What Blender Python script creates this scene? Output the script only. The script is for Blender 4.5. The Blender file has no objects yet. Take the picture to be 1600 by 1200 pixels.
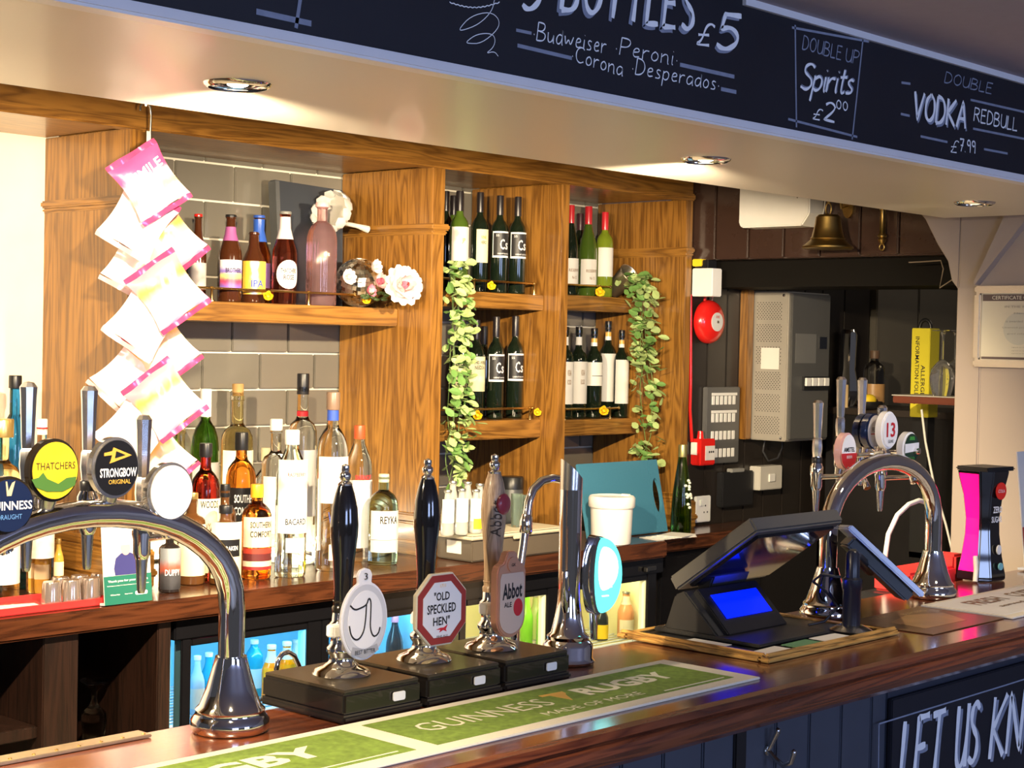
import bpy, bmesh, math, random
from mathutils import Vector, Matrix
random.seed(7)
S = bpy.context.scene
COL = S.collection
PI = math.pi
R = math.radians

# ------------------------------------------------------------------ camera
def basis(yaw, pit, rol):
    f = Vector((math.cos(yaw)*math.cos(pit), math.sin(yaw)*math.cos(pit), math.sin(pit)))
    r = Vector((math.sin(yaw), -math.cos(yaw), 0)); u = r.cross(f)
    return r*math.cos(rol)+u*math.sin(rol), -r*math.sin(rol)+u*math.cos(rol), f
EYE = Vector((0, 0, 1.65)); FPX = 2600.0
CR, CU, CF = basis(R(42.78), R(-1.39), R(1.21))
cam = bpy.data.cameras.new('camera'); camo = bpy.data.objects.new('camera', cam); COL.objects.link(camo)
m = Matrix((CR, CU, -CF)).transposed().to_4x4(); m.translation = EYE
camo.matrix_world = m
cam.sensor_width = 36; cam.lens = FPX/1600*36; cam.clip_start = .05
S.camera = camo
def at(x, y, X=None, Y=None, Z=None):
    """world point on a known plane of the room that was measured at (x, y) in the photograph"""
    d = CR*((x-800)/FPX) - CU*((y-600)/FPX) + CF
    t = (X/d.x) if X is not None else ((Y/d.y) if Y is not None else (Z-EYE.z)/d.z)
    return EYE + d*t
def depth(p): return (Vector(p)-EYE).dot(CF)
def px(n, p): return n*depth(p)/FPX          # n photo pixels at p in metres

# ------------------------------------------------------------------ world, lights, exposure
S.view_settings.view_transform = 'Standard'; S.view_settings.look = 'None'
S.view_settings.exposure = 0.0; S.view_settings.gamma = 1.0; S.view_settings.use_curve_mapping = False
W = bpy.data.worlds.new('pub_air'); S.world = W; W.use_nodes = True
W.node_tree.nodes['Background'].inputs[0].default_value = (.70, .70, .80, 1)
W.node_tree.nodes['Background'].inputs[1].default_value = .085
def light(name, kind, loc, energy, color, aim=None, **k):
    l = bpy.data.lights.new(name, kind); l.energy = energy; l.color = color
    for a, b in k.items(): setattr(l, a, b)
    o = bpy.data.objects.new(name, l); COL.objects.link(o); o.location = loc
    if aim is not None: o.rotation_euler = (Vector(aim)-Vector(loc)).to_track_quat('-Z', 'Y').to_euler()
    return o
WARM = (1.0, .80, .52)
# daylight from the pub windows behind and beside the camera
light('window_daylight', 'AREA', (-.6, -3.2, 1.75), 95, (.46, .60, 1.0), aim=(1.9, 1.7, 1.6), shape='RECTANGLE', size=1.5, size_y=1.3)
light('window_daylight_far', 'AREA', (2.6, -3.6, 1.8), 75, (.48, .60, 1.0), aim=(2.9, 1.7, 1.6), shape='RECTANGLE', size=1.3, size_y=1.3)
# lamps in the pub ceiling over the customers' side
light('pub_lamp', 'SPOT', (.95, 1.15, 2.26), 150, WARM, aim=(1.08, 1.70, 1.1), spot_size=R(75), spot_blend=.8, shadow_soft_size=.05)
light('pub_lamp_far', 'SPOT', (3.0, 1.1, 2.26), 34, (1, .82, .58), aim=(3.2, 1.75, 1.1), spot_size=R(80), spot_blend=.8, shadow_soft_size=.05)
# gimballed downlights in the canopy over the aisle (each one's housing is built further down)
# faint unseen fill light, added to lift the dark room beyond
light('far_room_fill', 'POINT', (6.5, 2.6, 2.35), 7, (1., .85, .65), shadow_soft_size=.1)
DOWN_Y, CANOPY = 2.11, 2.05
DOWN_X = (.42, 1.63, 2.87, 4.07)
for i, x in enumerate(DOWN_X):
    e, ax = ((230, 1.9), (310, 2.55), (265, 3.8), (12, 4.2))[i]
    light('downlight_lamp', 'SPOT', (x, DOWN_Y+.005, CANOPY-.040), e, WARM, aim=(ax, 3.5, .72), spot_size=R(114), spot_blend=.55, shadow_soft_size=.022)

# ------------------------------------------------------------------ materials
MATS = {}
def nm(name, base, rough=.5, metal=0., trans=0., emit=0., ecol=None, ior=1.45, coat=0., var=.06, vscale=14., bump=0., spec=.5, alpha=1.):
    """principled surface whose colour and gloss wander a little with object-space noise"""
    if name in MATS: return MATS[name]
    mt = bpy.data.materials.new(name); mt.use_nodes = True
    N = mt.node_tree.nodes; L = mt.node_tree.links; p = N['Principled BSDF']
    p.inputs['Metallic'].default_value = metal; p.inputs['Transmission Weight'].default_value = trans
    p.inputs['IOR'].default_value = ior; p.inputs['Coat Weight'].default_value = coat; p.inputs['Coat Roughness'].default_value = .06
    p.inputs['Specular IOR Level'].default_value = spec; p.inputs['Alpha'].default_value = alpha
    tc = N.new('ShaderNodeTexCoord'); ns = N.new('ShaderNodeTexNoise'); ns.inputs['Scale'].default_value = vscale; ns.inputs['Detail'].default_value = 4
    L.new(tc.outputs['Object'], ns.inputs['Vector'])
    mx = N.new('ShaderNodeMix'); mx.data_type = 'RGBA'
    c = Vector(base[:3])
    mx.inputs[6].default_value = (*[max(0, v*(1-var)) for v in c], 1); mx.inputs[7].default_value = (*[min(1, v*(1+var)) for v in c], 1)
    L.new(ns.outputs['Fac'], mx.inputs[0]); L.new(mx.outputs[2], p.inputs['Base Color'])
    mr = N.new('ShaderNodeMapRange'); mr.inputs[3].default_value = max(0, rough-.04*(rough > .06)); mr.inputs[4].default_value = min(1, rough+.04*(rough > .06))
    L.new(ns.outputs['Fac'], mr.inputs[0]); L.new(mr.outputs[0], p.inputs['Roughness'])
    if bump:
        b = N.new('ShaderNodeBump'); b.inputs['Strength'].default_value = bump; b.inputs['Distance'].default_value = .004
        L.new(ns.outputs['Fac'], b.inputs['Height']); L.new(b.outputs[0], p.inputs['Normal'])
    if emit:
        p.inputs['Emission Color'].default_value = (*(ecol or base)[:3], 1); p.inputs['Emission Strength'].default_value = emit
    MATS[name] = mt; return mt
def wood(name, dark, light_, axis=0, scale=1., rough=.35, coat=.3, ring=7.):
    """grain stretched along one axis of the object"""
    if name in MATS: return MATS[name]
    mt = bpy.data.materials.new(name); mt.use_nodes = True
    N = mt.node_tree.nodes; L = mt.node_tree.links; p = N['Principled BSDF']
    tc = N.new('ShaderNodeTexCoord'); mp = N.new('ShaderNodeMapping')
    sc = [ring*scale]*3
    if axis == 3: sc = [.55*scale, .55*scale, ring*scale]
    else: sc[axis] = .55*scale
    mp.inputs['Scale'].default_value = sc
    L.new(tc.outputs['Object'], mp.inputs['Vector'])
    n1 = N.new('ShaderNodeTexNoise'); n1.inputs['Scale'].default_value = 2.2; n1.inputs['Detail'].default_value = 3; n1.inputs['Distortion'].default_value = .6
    L.new(mp.outputs[0], n1.inputs['Vector'])
    mt_ = N.new('ShaderNodeMath'); mt_.operation = 'MULTIPLY'; mt_.inputs[1].default_value = 9.; L.new(n1.outputs['Fac'], mt_.inputs[0])
    fr = N.new('ShaderNodeMath'); fr.operation = 'PINGPONG'; fr.inputs[1].default_value = .5; L.new(mt_.outputs[0], fr.inputs[0])
    n2 = N.new('ShaderNodeTexNoise'); n2.inputs['Scale'].default_value = 26; n2.inputs['Detail'].default_value = 2
    L.new(mp.outputs[0], n2.inputs['Vector'])
    ad = N.new('ShaderNodeMath'); ad.operation = 'MULTIPLY_ADD'; ad.inputs[1].default_value = 1.25; L.new(fr.outputs[0], ad.inputs[0])
    m2 = N.new('ShaderNodeMath'); m2.operation = 'MULTIPLY'; m2.inputs[1].default_value = .55; L.new(n2.outputs['Fac'], m2.inputs[0]); L.new(m2.outputs[0], ad.inputs[2])
    cr = N.new('ShaderNodeValToRGB'); cr.color_ramp.elements[0].color = (*dark, 1); cr.color_ramp.elements[1].color = (*light_, 1)
    cr.color_ramp.elements[0].position = .12; cr.color_ramp.elements[1].position = .8
    L.new(ad.outputs[0], cr.inputs[0]); L.new(cr.outputs[0], p.inputs['Base Color'])
    p.inputs['Roughness'].default_value = rough; p.inputs['Coat Weight'].default_value = coat; p.inputs['Coat Roughness'].default_value = .12
    b = N.new('ShaderNodeBump'); b.inputs['Strength'].default_value = .12; b.inputs['Distance'].default_value = .002
    L.new(n2.outputs['Fac'], b.inputs['Height']); L.new(b.outputs[0], p.inputs['Normal'])
    MATS[name] = mt; return mt
def split_mat(name, stops, axis='Z', rough=.45, noise=0., coat=0.):
    """bands of print across one generated axis: stops = [(position, colour), ...]"""
    if name in MATS: return MATS[name]
    mt = bpy.data.materials.new(name); mt.use_nodes = True
    N = mt.node_tree.nodes; L = mt.node_tree.links; p = N['Principled BSDF']; p.inputs['Roughness'].default_value = rough; p.inputs['Coat Weight'].default_value = coat
    tc = N.new('ShaderNodeTexCoord'); sp = N.new('ShaderNodeSeparateXYZ'); L.new(tc.outputs['Generated'], sp.inputs[0])
    src = sp.outputs[axis]
    if noise:
        ns = N.new('ShaderNodeTexNoise'); ns.inputs['Scale'].default_value = 3.5; L.new(tc.outputs['Generated'], ns.inputs['Vector'])
        a = N.new('ShaderNodeMath'); a.operation = 'MULTIPLY_ADD'; a.inputs[1].default_value = noise; L.new(ns.outputs['Fac'], a.inputs[0]); L.new(src, a.inputs[2]); src = a.outputs[0]
    cr = N.new('ShaderNodeValToRGB'); cr.color_ramp.interpolation = 'CONSTANT' if not noise else 'EASE'
    e = cr.color_ramp.elements
    while len(e) < len(stops): e.new(.5)
    for i, (q, c) in enumerate(stops): e[i].position = q; e[i].color = (*c, 1)
    L.new(src, cr.inputs[0]); L.new(cr.outputs[0], p.inputs['Base Color'])
    MATS[name] = mt; return mt

OAKX = wood('oak_along_x', (.105, .040, .006), (.31, .142, .026), 0)
OAKZ = wood('oak_along_z', (.100, .038, .006), (.29, .132, .024), 2)
OAKY = wood('oak_horizontal', (.105, .040, .006), (.30, .138, .025), 3)
MAHOG = wood('mahogany_counter', (.060, .012, .005), (.19, .050, .016), 0, rough=.2, coat=.7, ring=10)
MAHOGD = wood('dark_mahogany', (.006, .003, .002), (.020, .008, .005), 2, rough=.4, coat=.25, ring=9)
BROWNP = nm('brown_gloss_paint', (.045, .024, .018), .28, coat=.4, bump=.05)
BLACKW = nm('black_paint', (.010, .009, .010), .4)
CHROME = nm('chrome', (.80, .79, .78), .05, 1., var=.03)
STEEL = nm('brushed_steel', (.55, .54, .52), .24, 1.)
BRASS = nm('brass', (.70, .46, .15), .2, 1.)
OLDBRASS = nm('aged_brass', (.40, .27, .09), .34, 1., var=.25)
BLACKP = nm('black_plastic', (.012, .012, .014), .35)
BLACKG = nm('black_gloss', (.006, .006, .008), .08, coat=.8)
WHITE = nm('white_plastic', (.80, .79, .76), .4)
PAPER = nm('white_paper', (.72, .70, .65), .75)
CREAM = nm('cream_paper', (.80, .72, .50), .7)
RED = nm('red_enamel', (.62, .015, .012), .22, coat=.5)
REDP = nm('red_plastic', (.60, .03, .03), .45)
INK = nm('black_ink', (.015, .014, .016), .6)
WINK = nm('white_ink', (.85, .85, .85), .6)
REDINK = nm('red_ink', (.55, .02, .03), .6)
BLUEINK = nm('blue_ink', (.03, .08, .42), .6)
GOLDINK = nm('gold_ink', (.80, .45, .06), .5)
CHALK = nm('chalk_white', (.86, .90, .98), .9, var=.14, vscale=60)
CHALKD = nm('chalk_faint', (.24, .27, .36), .9, var=.25, vscale=60)
BOARD = nm('chalkboard_black', (.009, .010, .017), .55, var=.3, vscale=5)
CANOPYM = nm('canopy_plaster', (.66, .61, .53), .36, var=.04, vscale=3, coat=.08)
PLASTER = nm('warm_grey_plaster', (.33, .275, .235), .8, var=.05, vscale=4, bump=.08)
CREAMW = nm('cream_wall_paint', (.84, .76, .60), .6)
TRIMW = nm('white_gloss_trim', (.74, .74, .76), .35)
NAVY = nm('navy_panel_paint', (.052, .059, .080), .5, var=.12)
TILE = nm('grey_brown_glazed_tile', (.150, .138, .115), .09, var=.12, vscale=6, coat=.5)
GROUT = nm('pale_grout', (.70, .66, .55), .8)
def glassm(name, c, rough=.02, ior=1.38, trans=1.): return nm(name, c, rough, 0, trans, ior=ior, var=.02)
CLEAR = glassm('clear_glass', (.96, .98, .97))
GREENG = glassm('green_glass', (.10, .33, .03))
DKGREEN = nm('dark_wine_glass', (.006, .011, .006), .06, coat=.6, var=.1)
OLIVE = nm('olive_wine_glass', (.055, .10, .012), .06, coat=.7)
BROWNG = nm('brown_beer_glass', (.055, .016, .006), .07, coat=.7)
AMBER = glassm('amber_spirit', (.80, .25, .03))
REDSP = glassm('red_rum', (.42, .03, .02))
BLUEG = glassm('blue_glass', (.03, .25, .62))
PINKG = glassm('pink_gin', (.98, .60, .60), trans=.92)
ROSEG = glassm('rose_cider', (.80, .16, .07))
PALEY = glassm('pale_gold_spirit', (.97, .86, .45))

# ------------------------------------------------------------------ mesh helpers
class MB:
    def __init__(s): s.bm = bmesh.new(); s.mats = []
    def box(s, c, d, rot=None, taper=None):
        v = bmesh.ops.create_cube(s.bm, size=1)['verts']
        for q in v:
            t = 1 if taper is None or q.co.z < 0 else taper
            q.co = Vector((q.co.x*d[0]*t, q.co.y*d[1]*t, q.co.z*d[2]))
        if rot is not None: bmesh.ops.transform(s.bm, matrix=rot.to_4x4(), verts=v)
        bmesh.ops.translate(s.bm, vec=Vector(c), verts=v); return s
    def span(s, a, b): return s.box([(p+q)/2 for p, q in zip(a, b)], [abs(q-p) for p, q in zip(a, b)])
    def lathe(s, prof, n=24, c=(0, 0, 0), M=None, ribs=0, amp=0.):
        """prof = [(radius, height), ...]; M turns the axis"""
        rings = []
        for r, z in prof:
            ring = []
            for i in range(n):
                a = 2*PI*i/n; rr = r*(1+amp*math.cos(ribs*a)) if ribs else r
                q = Vector((rr*math.cos(a), rr*math.sin(a), z))
                if M is not None: q = M @ q
                ring.append(s.bm.verts.new(q+Vector(c)))
            rings.append(ring)
        for a, b in zip(rings, rings[1:]):
            for i in range(n): s.bm.faces.new((a[i], a[(i+1) % n], b[(i+1) % n], b[i]))
        if prof[0][0] > 1e-6: s.bm.faces.new(rings[0][::-1])
        if prof[-1][0] > 1e-6: s.bm.faces.new(rings[-1])
        return s
    def tube(s, pts, r, n=10, closed=False):
        pts = [Vector(p) for p in pts]; k = len(pts); rs = r if isinstance(r, (list, tuple)) else [r]*k
        rings = []; up = None
        for i, p in enumerate(pts):
            if closed: t = pts[(i+1) % k]-pts[i-1]
            else: t = pts[min(i+1, k-1)]-pts[max(i-1, 0)]
            t.normalize()
            if up is None:
                up = Vector((0, 0, 1)) if abs(t.z) < .9 else Vector((1, 0, 0))
            a = t.cross(up)
            if a.length < 1e-5: a = t.orthogonal()
            a.normalize(); up = a.cross(t).normalized()
            rings.append([s.bm.verts.new(p+(a*math.cos(2*PI*j/n)+up*math.sin(2*PI*j/n))*rs[i]) for j in range(n)])
        pairs = list(zip(rings, rings[1:]))+([(rings[-1], rings[0])] if closed else [])
        for a, b in pairs:
            for j in range(n): s.bm.faces.new((a[j], a[(j+1) % n], b[(j+1) % n], b[j]))
        if not closed: s.bm.faces.new(rings[0][::-1]); s.bm.faces.new(rings[-1])
        return s
    def prism(s, pts, d, O=(0, 0, 0), U=(1, 0, 0), V=(0, 0, 1), bev=0.):
        """outline pts in the plane O+U,V, thickened by d along U x V"""
        O, U, V = Vector(O), Vector(U), Vector(V); Nn = U.cross(V).normalized()*d
        a = [s.bm.verts.new(O+U*p[0]+V*p[1]) for p in pts]; b = [s.bm.verts.new(q.co+Nn) for q in a]
        k = len(pts); s.bm.faces.new(a[::-1]); s.bm.faces.new(b)
        for i in range(k): s.bm.faces.new((a[i], a[(i+1) % k], b[(i+1) % k], b[i]))
        return s
    def ball(s, c, r, sub=2, sc=(1, 1, 1)):
        v = bmesh.ops.create_icosphere(s.bm, subdivisions=sub, radius=r)['verts']
        for q in v: q.co = Vector((q.co.x*sc[0], q.co.y*sc[1], q.co.z*sc[2]))+Vector(c)
        return s
    def obj(s, name, mat, parent=None, loc=None, bevel=0., smooth=None, rot=None):
        me = bpy.data.meshes.new(name); bmesh.ops.recalc_face_normals(s.bm, faces=s.bm.faces)
        if bevel:
            bmesh.ops.bevel(s.bm, geom=[e for e in s.bm.edges if len(e.link_faces) == 2 and e.calc_face_angle(0) > .6], offset=bevel, segments=2, affect='EDGES', clamp_overlap=True)
        s.bm.to_mesh(me); s.bm.free(); me.materials.append(mat)
        if smooth is not None:
            for p in me.polygons: p.use_smooth = True
            me.set_sharp_from_angle(angle=R(smooth))
        o = bpy.data.objects.new(name, me); COL.objects.link(o)
        if parent is not None: o.parent = parent
        if loc is not None: o.location = loc
        if rot is not None: o.rotation_euler = rot
        return o
def thing(name, label, cat, loc=(0, 0, 0), rz=0., group=None, rot=None):
    o = bpy.data.objects.new(name, None); COL.objects.link(o); o.location = loc
    o.rotation_euler = rot if rot is not None else (0, 0, rz); o.empty_display_size = .02
    return tag(o, label, cat, group)
def tag(o, label, cat, group=None, kind=None):
    if label: o['label'] = label
    if cat: o['category'] = cat
    if group: o['group'] = group
    if kind: o['kind'] = kind
    return o
def structure(o): o['kind'] = 'structure'; return o
def copy_tree(o, parent=None):
    c = o.copy(); COL.objects.link(c)
    if parent is not None: c.parent = parent
    for ch in list(o.children): copy_tree(ch, c)
    return c
def relabel(o, label, group=None):
    o['label'] = label
    if group: o['group'] = group
    return o
def circle(r, n=32, sx=1., sy=1.): return [(r*sx*math.cos(2*PI*i/n), r*sy*math.sin(2*PI*i/n)) for i in range(n)]
def rrect(w, h, r, n=5):
    out = []
    for cx, cy, a0 in ((w/2-r, h/2-r, 0), (-w/2+r, h/2-r, 90), (-w/2+r, -h/2+r, 180), (w/2-r, -h/2+r, 270)):
        for i in range(n+1): a = R(a0+90*i/n); out.append((cx+r*math.cos(a), cy+r*math.sin(a)))
    return out
# printed lettering in the built-in face
def lettering(string, w, h, bold=.0, name='lettering'):
    """flat mesh of the words, stretched to w by h and centred on the origin of its own plane (x right, y up)"""
    cu = bpy.data.curves.new('t', 'FONT'); cu.body = string; cu.align_x = 'CENTER'; cu.offset = bold; cu.resolution_u = 2
    tmp = bpy.data.objects.new('t', cu); me = bpy.data.meshes.new_from_object(tmp)
    bpy.data.objects.remove(tmp); bpy.data.curves.remove(cu); me.name = name
    xs = [v.co.x for v in me.vertices]; ys = [v.co.y for v in me.vertices]
    if not xs: return me
    x0, x1, y0, y1 = min(xs), max(xs), min(ys), max(ys)
    for v in me.vertices: v.co = Vector(((v.co.x-(x0+x1)/2)/(x1-x0)*w, (v.co.y-(y0+y1)/2)/(y1-y0)*h, 0))
    return me
def put_mesh(me, name, mat, parent, fn):
    for v in me.vertices: v.co = fn(v.co.x, v.co.y)
    me.materials.append(mat); o = bpy.data.objects.new(name, me); COL.objects.link(o); o.parent = parent; return o
def text_flat(string, parent, mat, c, U, V, w, h, bold=.0, lift=.0006):
    c, U, V = Vector(c), Vector(U).normalized(), Vector(V).normalized(); Nn = U.cross(V)*lift
    return put_mesh(lettering(string, w, h, bold), 'lettering', mat, parent, lambda x, y: c+U*x+V*y+Nn)
def text_round(string, parent, mat, r, z, ang, w, h, bold=.0, slope=0.):
    """words wrapped round an upright cylinder, centred at angle ang"""
    return put_mesh(lettering(string, w, h, bold), 'lettering', mat, parent,
                    lambda x, y: Vector(((r+slope*y)*math.cos(ang+x/r), (r+slope*y)*math.sin(ang+x/r), z+y)))
# hand lettering: single strokes drawn as ribbons
GL = {
'A': (.6, '0,0 .3,1 .3,1 .6,0|.12,.35 .5,.35'), 'B': (.55, '0,0 0,1|0,1 .4,.98 .46,.76 .34,.55 0,.53|.1,.53 .48,.46 .54,.24 .4,.02 0,0'),
'C': (.55, '.53,.86 .35,1 .1,.85 0,.5 .1,.14 .32,0 .54,.14'), 'D': (.55, '0,0 0,1|0,1 .35,.95 .54,.6 .5,.25 .3,.03 0,0'),
'E': (.48, '.46,1 0,.99 0,.99 0,0 0,0 .48,.02|0,.53 .38,.55'), 'H': (.55, '0,0 0,1|.55,0 .55,1|0,.5 .55,.53'), 'I': (.1, '.05,0 .05,1'),
'K': (.55, '0,0 0,1|.52,1 .03,.48 .03,.48 .55,0'), 'L': (.45, '0,1 0,0 0,0 .45,.03'), 'N': (.6, '0,0 0,1 0,1 .56,0 .56,0 .58,1'), 'O': (.6, '.3,1 .06,.82 0,.5 .07,.16 .3,0 .53,.16 .6,.5 .53,.84 .3,1'),
'P': (.5, '0,0 0,1|0,1 .4,.98 .5,.75 .36,.5 0,.46'), 'R': (.55, '0,0 0,1|0,1 .4,.98 .48,.76 .36,.54 0,.5|.2,.5 .55,0'), 'S': (.5, '.48,.86 .3,1 .08,.9 .06,.68 .25,.54 .45,.4 .48,.16 .28,0 .02,.12'),
'T': (.55, '0,.97 .55,1|.28,1 .26,0'), 'U': (.55, '0,1 .01,.25 .15,.02 .38,.03 .52,.25 .55,1|.55,1 .55,0'), 'V': (.6, '0,1 .28,0 .28,0 .6,1'), 'W': (.8, '0,1 .2,0 .4,.7 .6,0 .8,1'),
'a': (.42, '.38,.5 .2,.58 .03,.4 .03,.12 .18,0 .38,.2 .4,.56 .4,.05 .46,0'), 'd': (.42, '.38,.5 .2,.58 .03,.4 .03,.12 .18,0 .38,.2 .4,1.02 .4,.05 .46,0'),
'e': (.4, '.03,.3 .36,.36 .3,.56 .12,.55 .02,.28 .12,.02 .38,.1'), 'i': (.12, '.05,.55 .05,.05 .12,0|.05,.78 .06,.8'), 'n': (.42, '0,.56 .02,0|.02,.35 .18,.56 .36,.5 .38,0 .44,0'),
'o': (.4, '.2,.57 .03,.42 .02,.14 .18,0 .36,.14 .37,.42 .2,.57'), 'p': (.4, '.02,.56 .0,-.38|.02,.42 .2,.58 .38,.42 .34,.1 .15,0 .02,.12'), 'r': (.32, '0,.56 .02,0|.02,.34 .14,.54 .32,.52'),
's': (.34, '.3,.5 .16,.57 .04,.45 .15,.3 .3,.2 .26,.03 .02,.04'), 't': (.3, '.14,.9 .12,.1 .2,0 .3,.06|0,.6 .3,.63'), 'u': (.42, '0,.56 .02,.15 .14,0 .34,.15 .38,.56 .38,.05 .44,0'),
'w': (.6, '0,.56 .1,.03 .27,.45 .42,.03 .58,.56'), '.': (.1, '.03,0 .06,.03'), '~': (.1, '.03,.28 .06,.31'), ' ': (.28, ''),
'5': (.5, '.52,1 .12,.98 .12,.98 .07,.55 .07,.55 .3,.64 .5,.46 .5,.2 .3,0 .12,0 0,.10'), '2': (.48, '.02,.8 .2,1 .42,.88 .4,.6 .02,.02 .02,.02 .48,.04'), '0': (.5, '.25,1 .05,.8 .02,.3 .22,0 .44,.2 .47,.75 .25,1'),
'7': (.48, '0,.97 .48,1 .48,1 .16,0|.1,.48 .42,.5'), '9': (.46, '.44,.7 .25,.5 .04,.68 .1,.95 .32,1 .45,.8 .42,0'), '£': (.5, '.48,.86 .32,1 .18,.85 .2,.2 .02,.03 .5,.03|.02,.46 .38,.48'),
}
def chalk(string, parent, mat, p0, p1, h, wd, Y, name='chalk_lettering', slant=.0, gap=.14, shade=None, lift=.0):
    """strokes written along p0->p1 on the vertical plane Y (facing -Y); h = capital height, wd = stroke width"""
    polys = []; x = 0.
    for ch in string:
        w, d = GL[ch]
        for st in d.split('|'):
            if st: polys.append([(x+float(a.split(',')[0]), float(a.split(',')[1])) for a in st.split()])
        x += w+gap
    tot = x-gap; p0, p1 = Vector(p0), Vector(p1); dv = p1-p0
    mb = MB()
    for k, pl in enumerate(polys):
        for _ in range(2):
            q = [pl[0]]
            for a, b in zip(pl, pl[1:]): q += [(a[0]*.75+b[0]*.25, a[1]*.75+b[1]*.25), (a[0]*.25+b[0]*.75, a[1]*.25+b[1]*.75)]
            pl = q+[pl[-1]]
        P = [p0+dv*((a+slant*b)/tot)+Vector((0, 0, b*h)) for a, b in pl]
        yy = Y-.0008-.00004*k-lift
        P = [p for i, p in enumerate(P) if i == 0 or (p-P[i-1]).length > 1e-6]; lf, rt = [], []
        for i, p in enumerate(P):
            t = P[min(i+1, len(P)-1)]-P[max(i-1, 0)]; n = Vector((-t.z, 0, t.x))
            if n.length < 1e-9: n = Vector((1, 0, 0))
            n = n.normalized()*wd/2*(1+.18*math.sin(k*2.1+i*.9))
            lf.append(mb.bm.verts.new((p.x+n.x, yy, p.z+n.z))); rt.append(mb.bm.verts.new((p.x-n.x, yy, p.z-n.z)))
        for i in range(len(P)-1): mb.bm.faces.new((lf[i], lf[i+1], rt[i+1], rt[i]))
    return mb.obj(name, mat, parent)
def ribbon(parent, mat, pts, wd, Y, name='chalk_line'):
    mb = MB()
    for a, b in zip(pts, pts[1:]):
        a, b = Vector(a), Vector(b); t = b-a; n = Vector((-t.z, 0, t.x)).normalized()*wd/2
        mb.bm.faces.new([mb.bm.verts.new((q.x, Y-.0007, q.z)) for q in (a+n, b+n, b-n, a-n)])
    return mb.obj(name, mat, parent)
# ------------------------------------------------------------------ setting
ZC, ZB = 1.10, 1.00            # bar top, back counter top
YT = 4.02                      # tiled wall
structure(MB().span((-1.5, -4, -.05), (9, 6.2, 0)).obj('floor', nm('beige_floor_vinyl', (.42, .36, .28), .5)))
structure(MB().span((-1.5, -4, 2.285), (4.75, 1.77, 2.34)).obj('ceiling', nm('ceiling_paint', (.36, .32, .36), .85, bump=.12, vscale=40)))
structure(MB().span((-1.5, 1.80, 2.62), (9, 6.2, 2.66)).obj('ceiling_back', nm('dim_ceiling_paint', (.30, .27, .22), .9)))
# canopy over the bar: underside board with its downlight holes hidden by the bezels, and back lip
can = structure(MB().span((-1.5, 1.765, CANOPY), (4.50, 2.43, CANOPY+.018)).obj('ceiling_canopy', CANOPYM))
structure(MB().span((-1.5, 2.405, CANOPY+.018), (4.50, 2.43, 2.34)).obj('trim_1', CANOPYM))
structure(MB().span((-1.5, 1.752, 2.046), (4.62, 1.79, 2.064)).obj('trim_2', TRIMW, bevel=.004))
structure(MB().span((2.5, 1.756, 2.272), (4.62, 1.775, 2.285)).obj('trim_3', TRIMW))
# end wall facing along the bar
WX = 4.62
structure(MB().span((WX, -4, 0), (WX+.13, 2.437, 2.62)).obj('wall_right', PLASTER))
structure(MB().span((WX-.006, 2.36, 0), (WX+.135, 2.442, 1.85)).obj('trim_4', PLASTER, bevel=.004))
mb = MB(); mb.prism([(2.44, 1.84), (2.437, 2.1), (2.60, 2.1), (2.56, 2.06), (2.515, 1.98), (2.48, 1.93), (2.465, 1.87)], .10, (WX, 0, 0), (0, 1, 0), (0, 0, 1))
structure(mb.obj('trim_5', PLASTER, bevel=.004))
mb = MB(); mb.prism([(2.20, 2.06), (2.28, 2.06), (2.375, 1.86), (2.37, 1.855)], -.035, (WX, 0, 0), (0, 1, 0), (0, 0, 1))
structure(mb.obj('trim_6', PLASTER))
# bulkhead of dark planks across the opening beyond the back bar
BX = 4.85
bulk = structure(MB().span((BX+.02, 2.45, 1.965), (BX+.42, 3.66, 2.62)).obj('wall_bulkhead', BROWNP))
ys = [3.64, 3.515, 3.372, 3.225, 3.08, 2.925, 2.78, 2.62, 2.46]
for i, (a, b) in enumerate(zip(ys, ys[1:])):
    MB().span((BX, b+.003, 1.965+.0007*i), (BX+.022, a-.003, 2.62)).obj('plank', BROWNP, bulk, bevel=.004)
structure(MB().span((BX+.10, 2.45, 1.87), (BX+.40, 3.62, 1.967)).obj('trim_7', nm('dark_header', (.006, .005, .004), .7, spec=.15)))
# back wall beyond the unit: dark tongue and groove
wall = structure(MB().span((4.83, 3.64, 0), (9, 3.70, 2.62)).obj('wall_back', BLACKW))
xs = [4.835, 4.965, 5.085, 5.215, 5.345, 5.475, 5.605, 5.735, 5.9, 6.1]
tg = nm('dark_tongue_and_groove', (.017, .013, .011), .36, coat=.2)
for a, b in zip(xs, xs[1:]): MB().span((a+.002, 3.622, .9), (b-.002, 3.642, 1.99)).obj('plank', tg, wall, bevel=.003)
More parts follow.
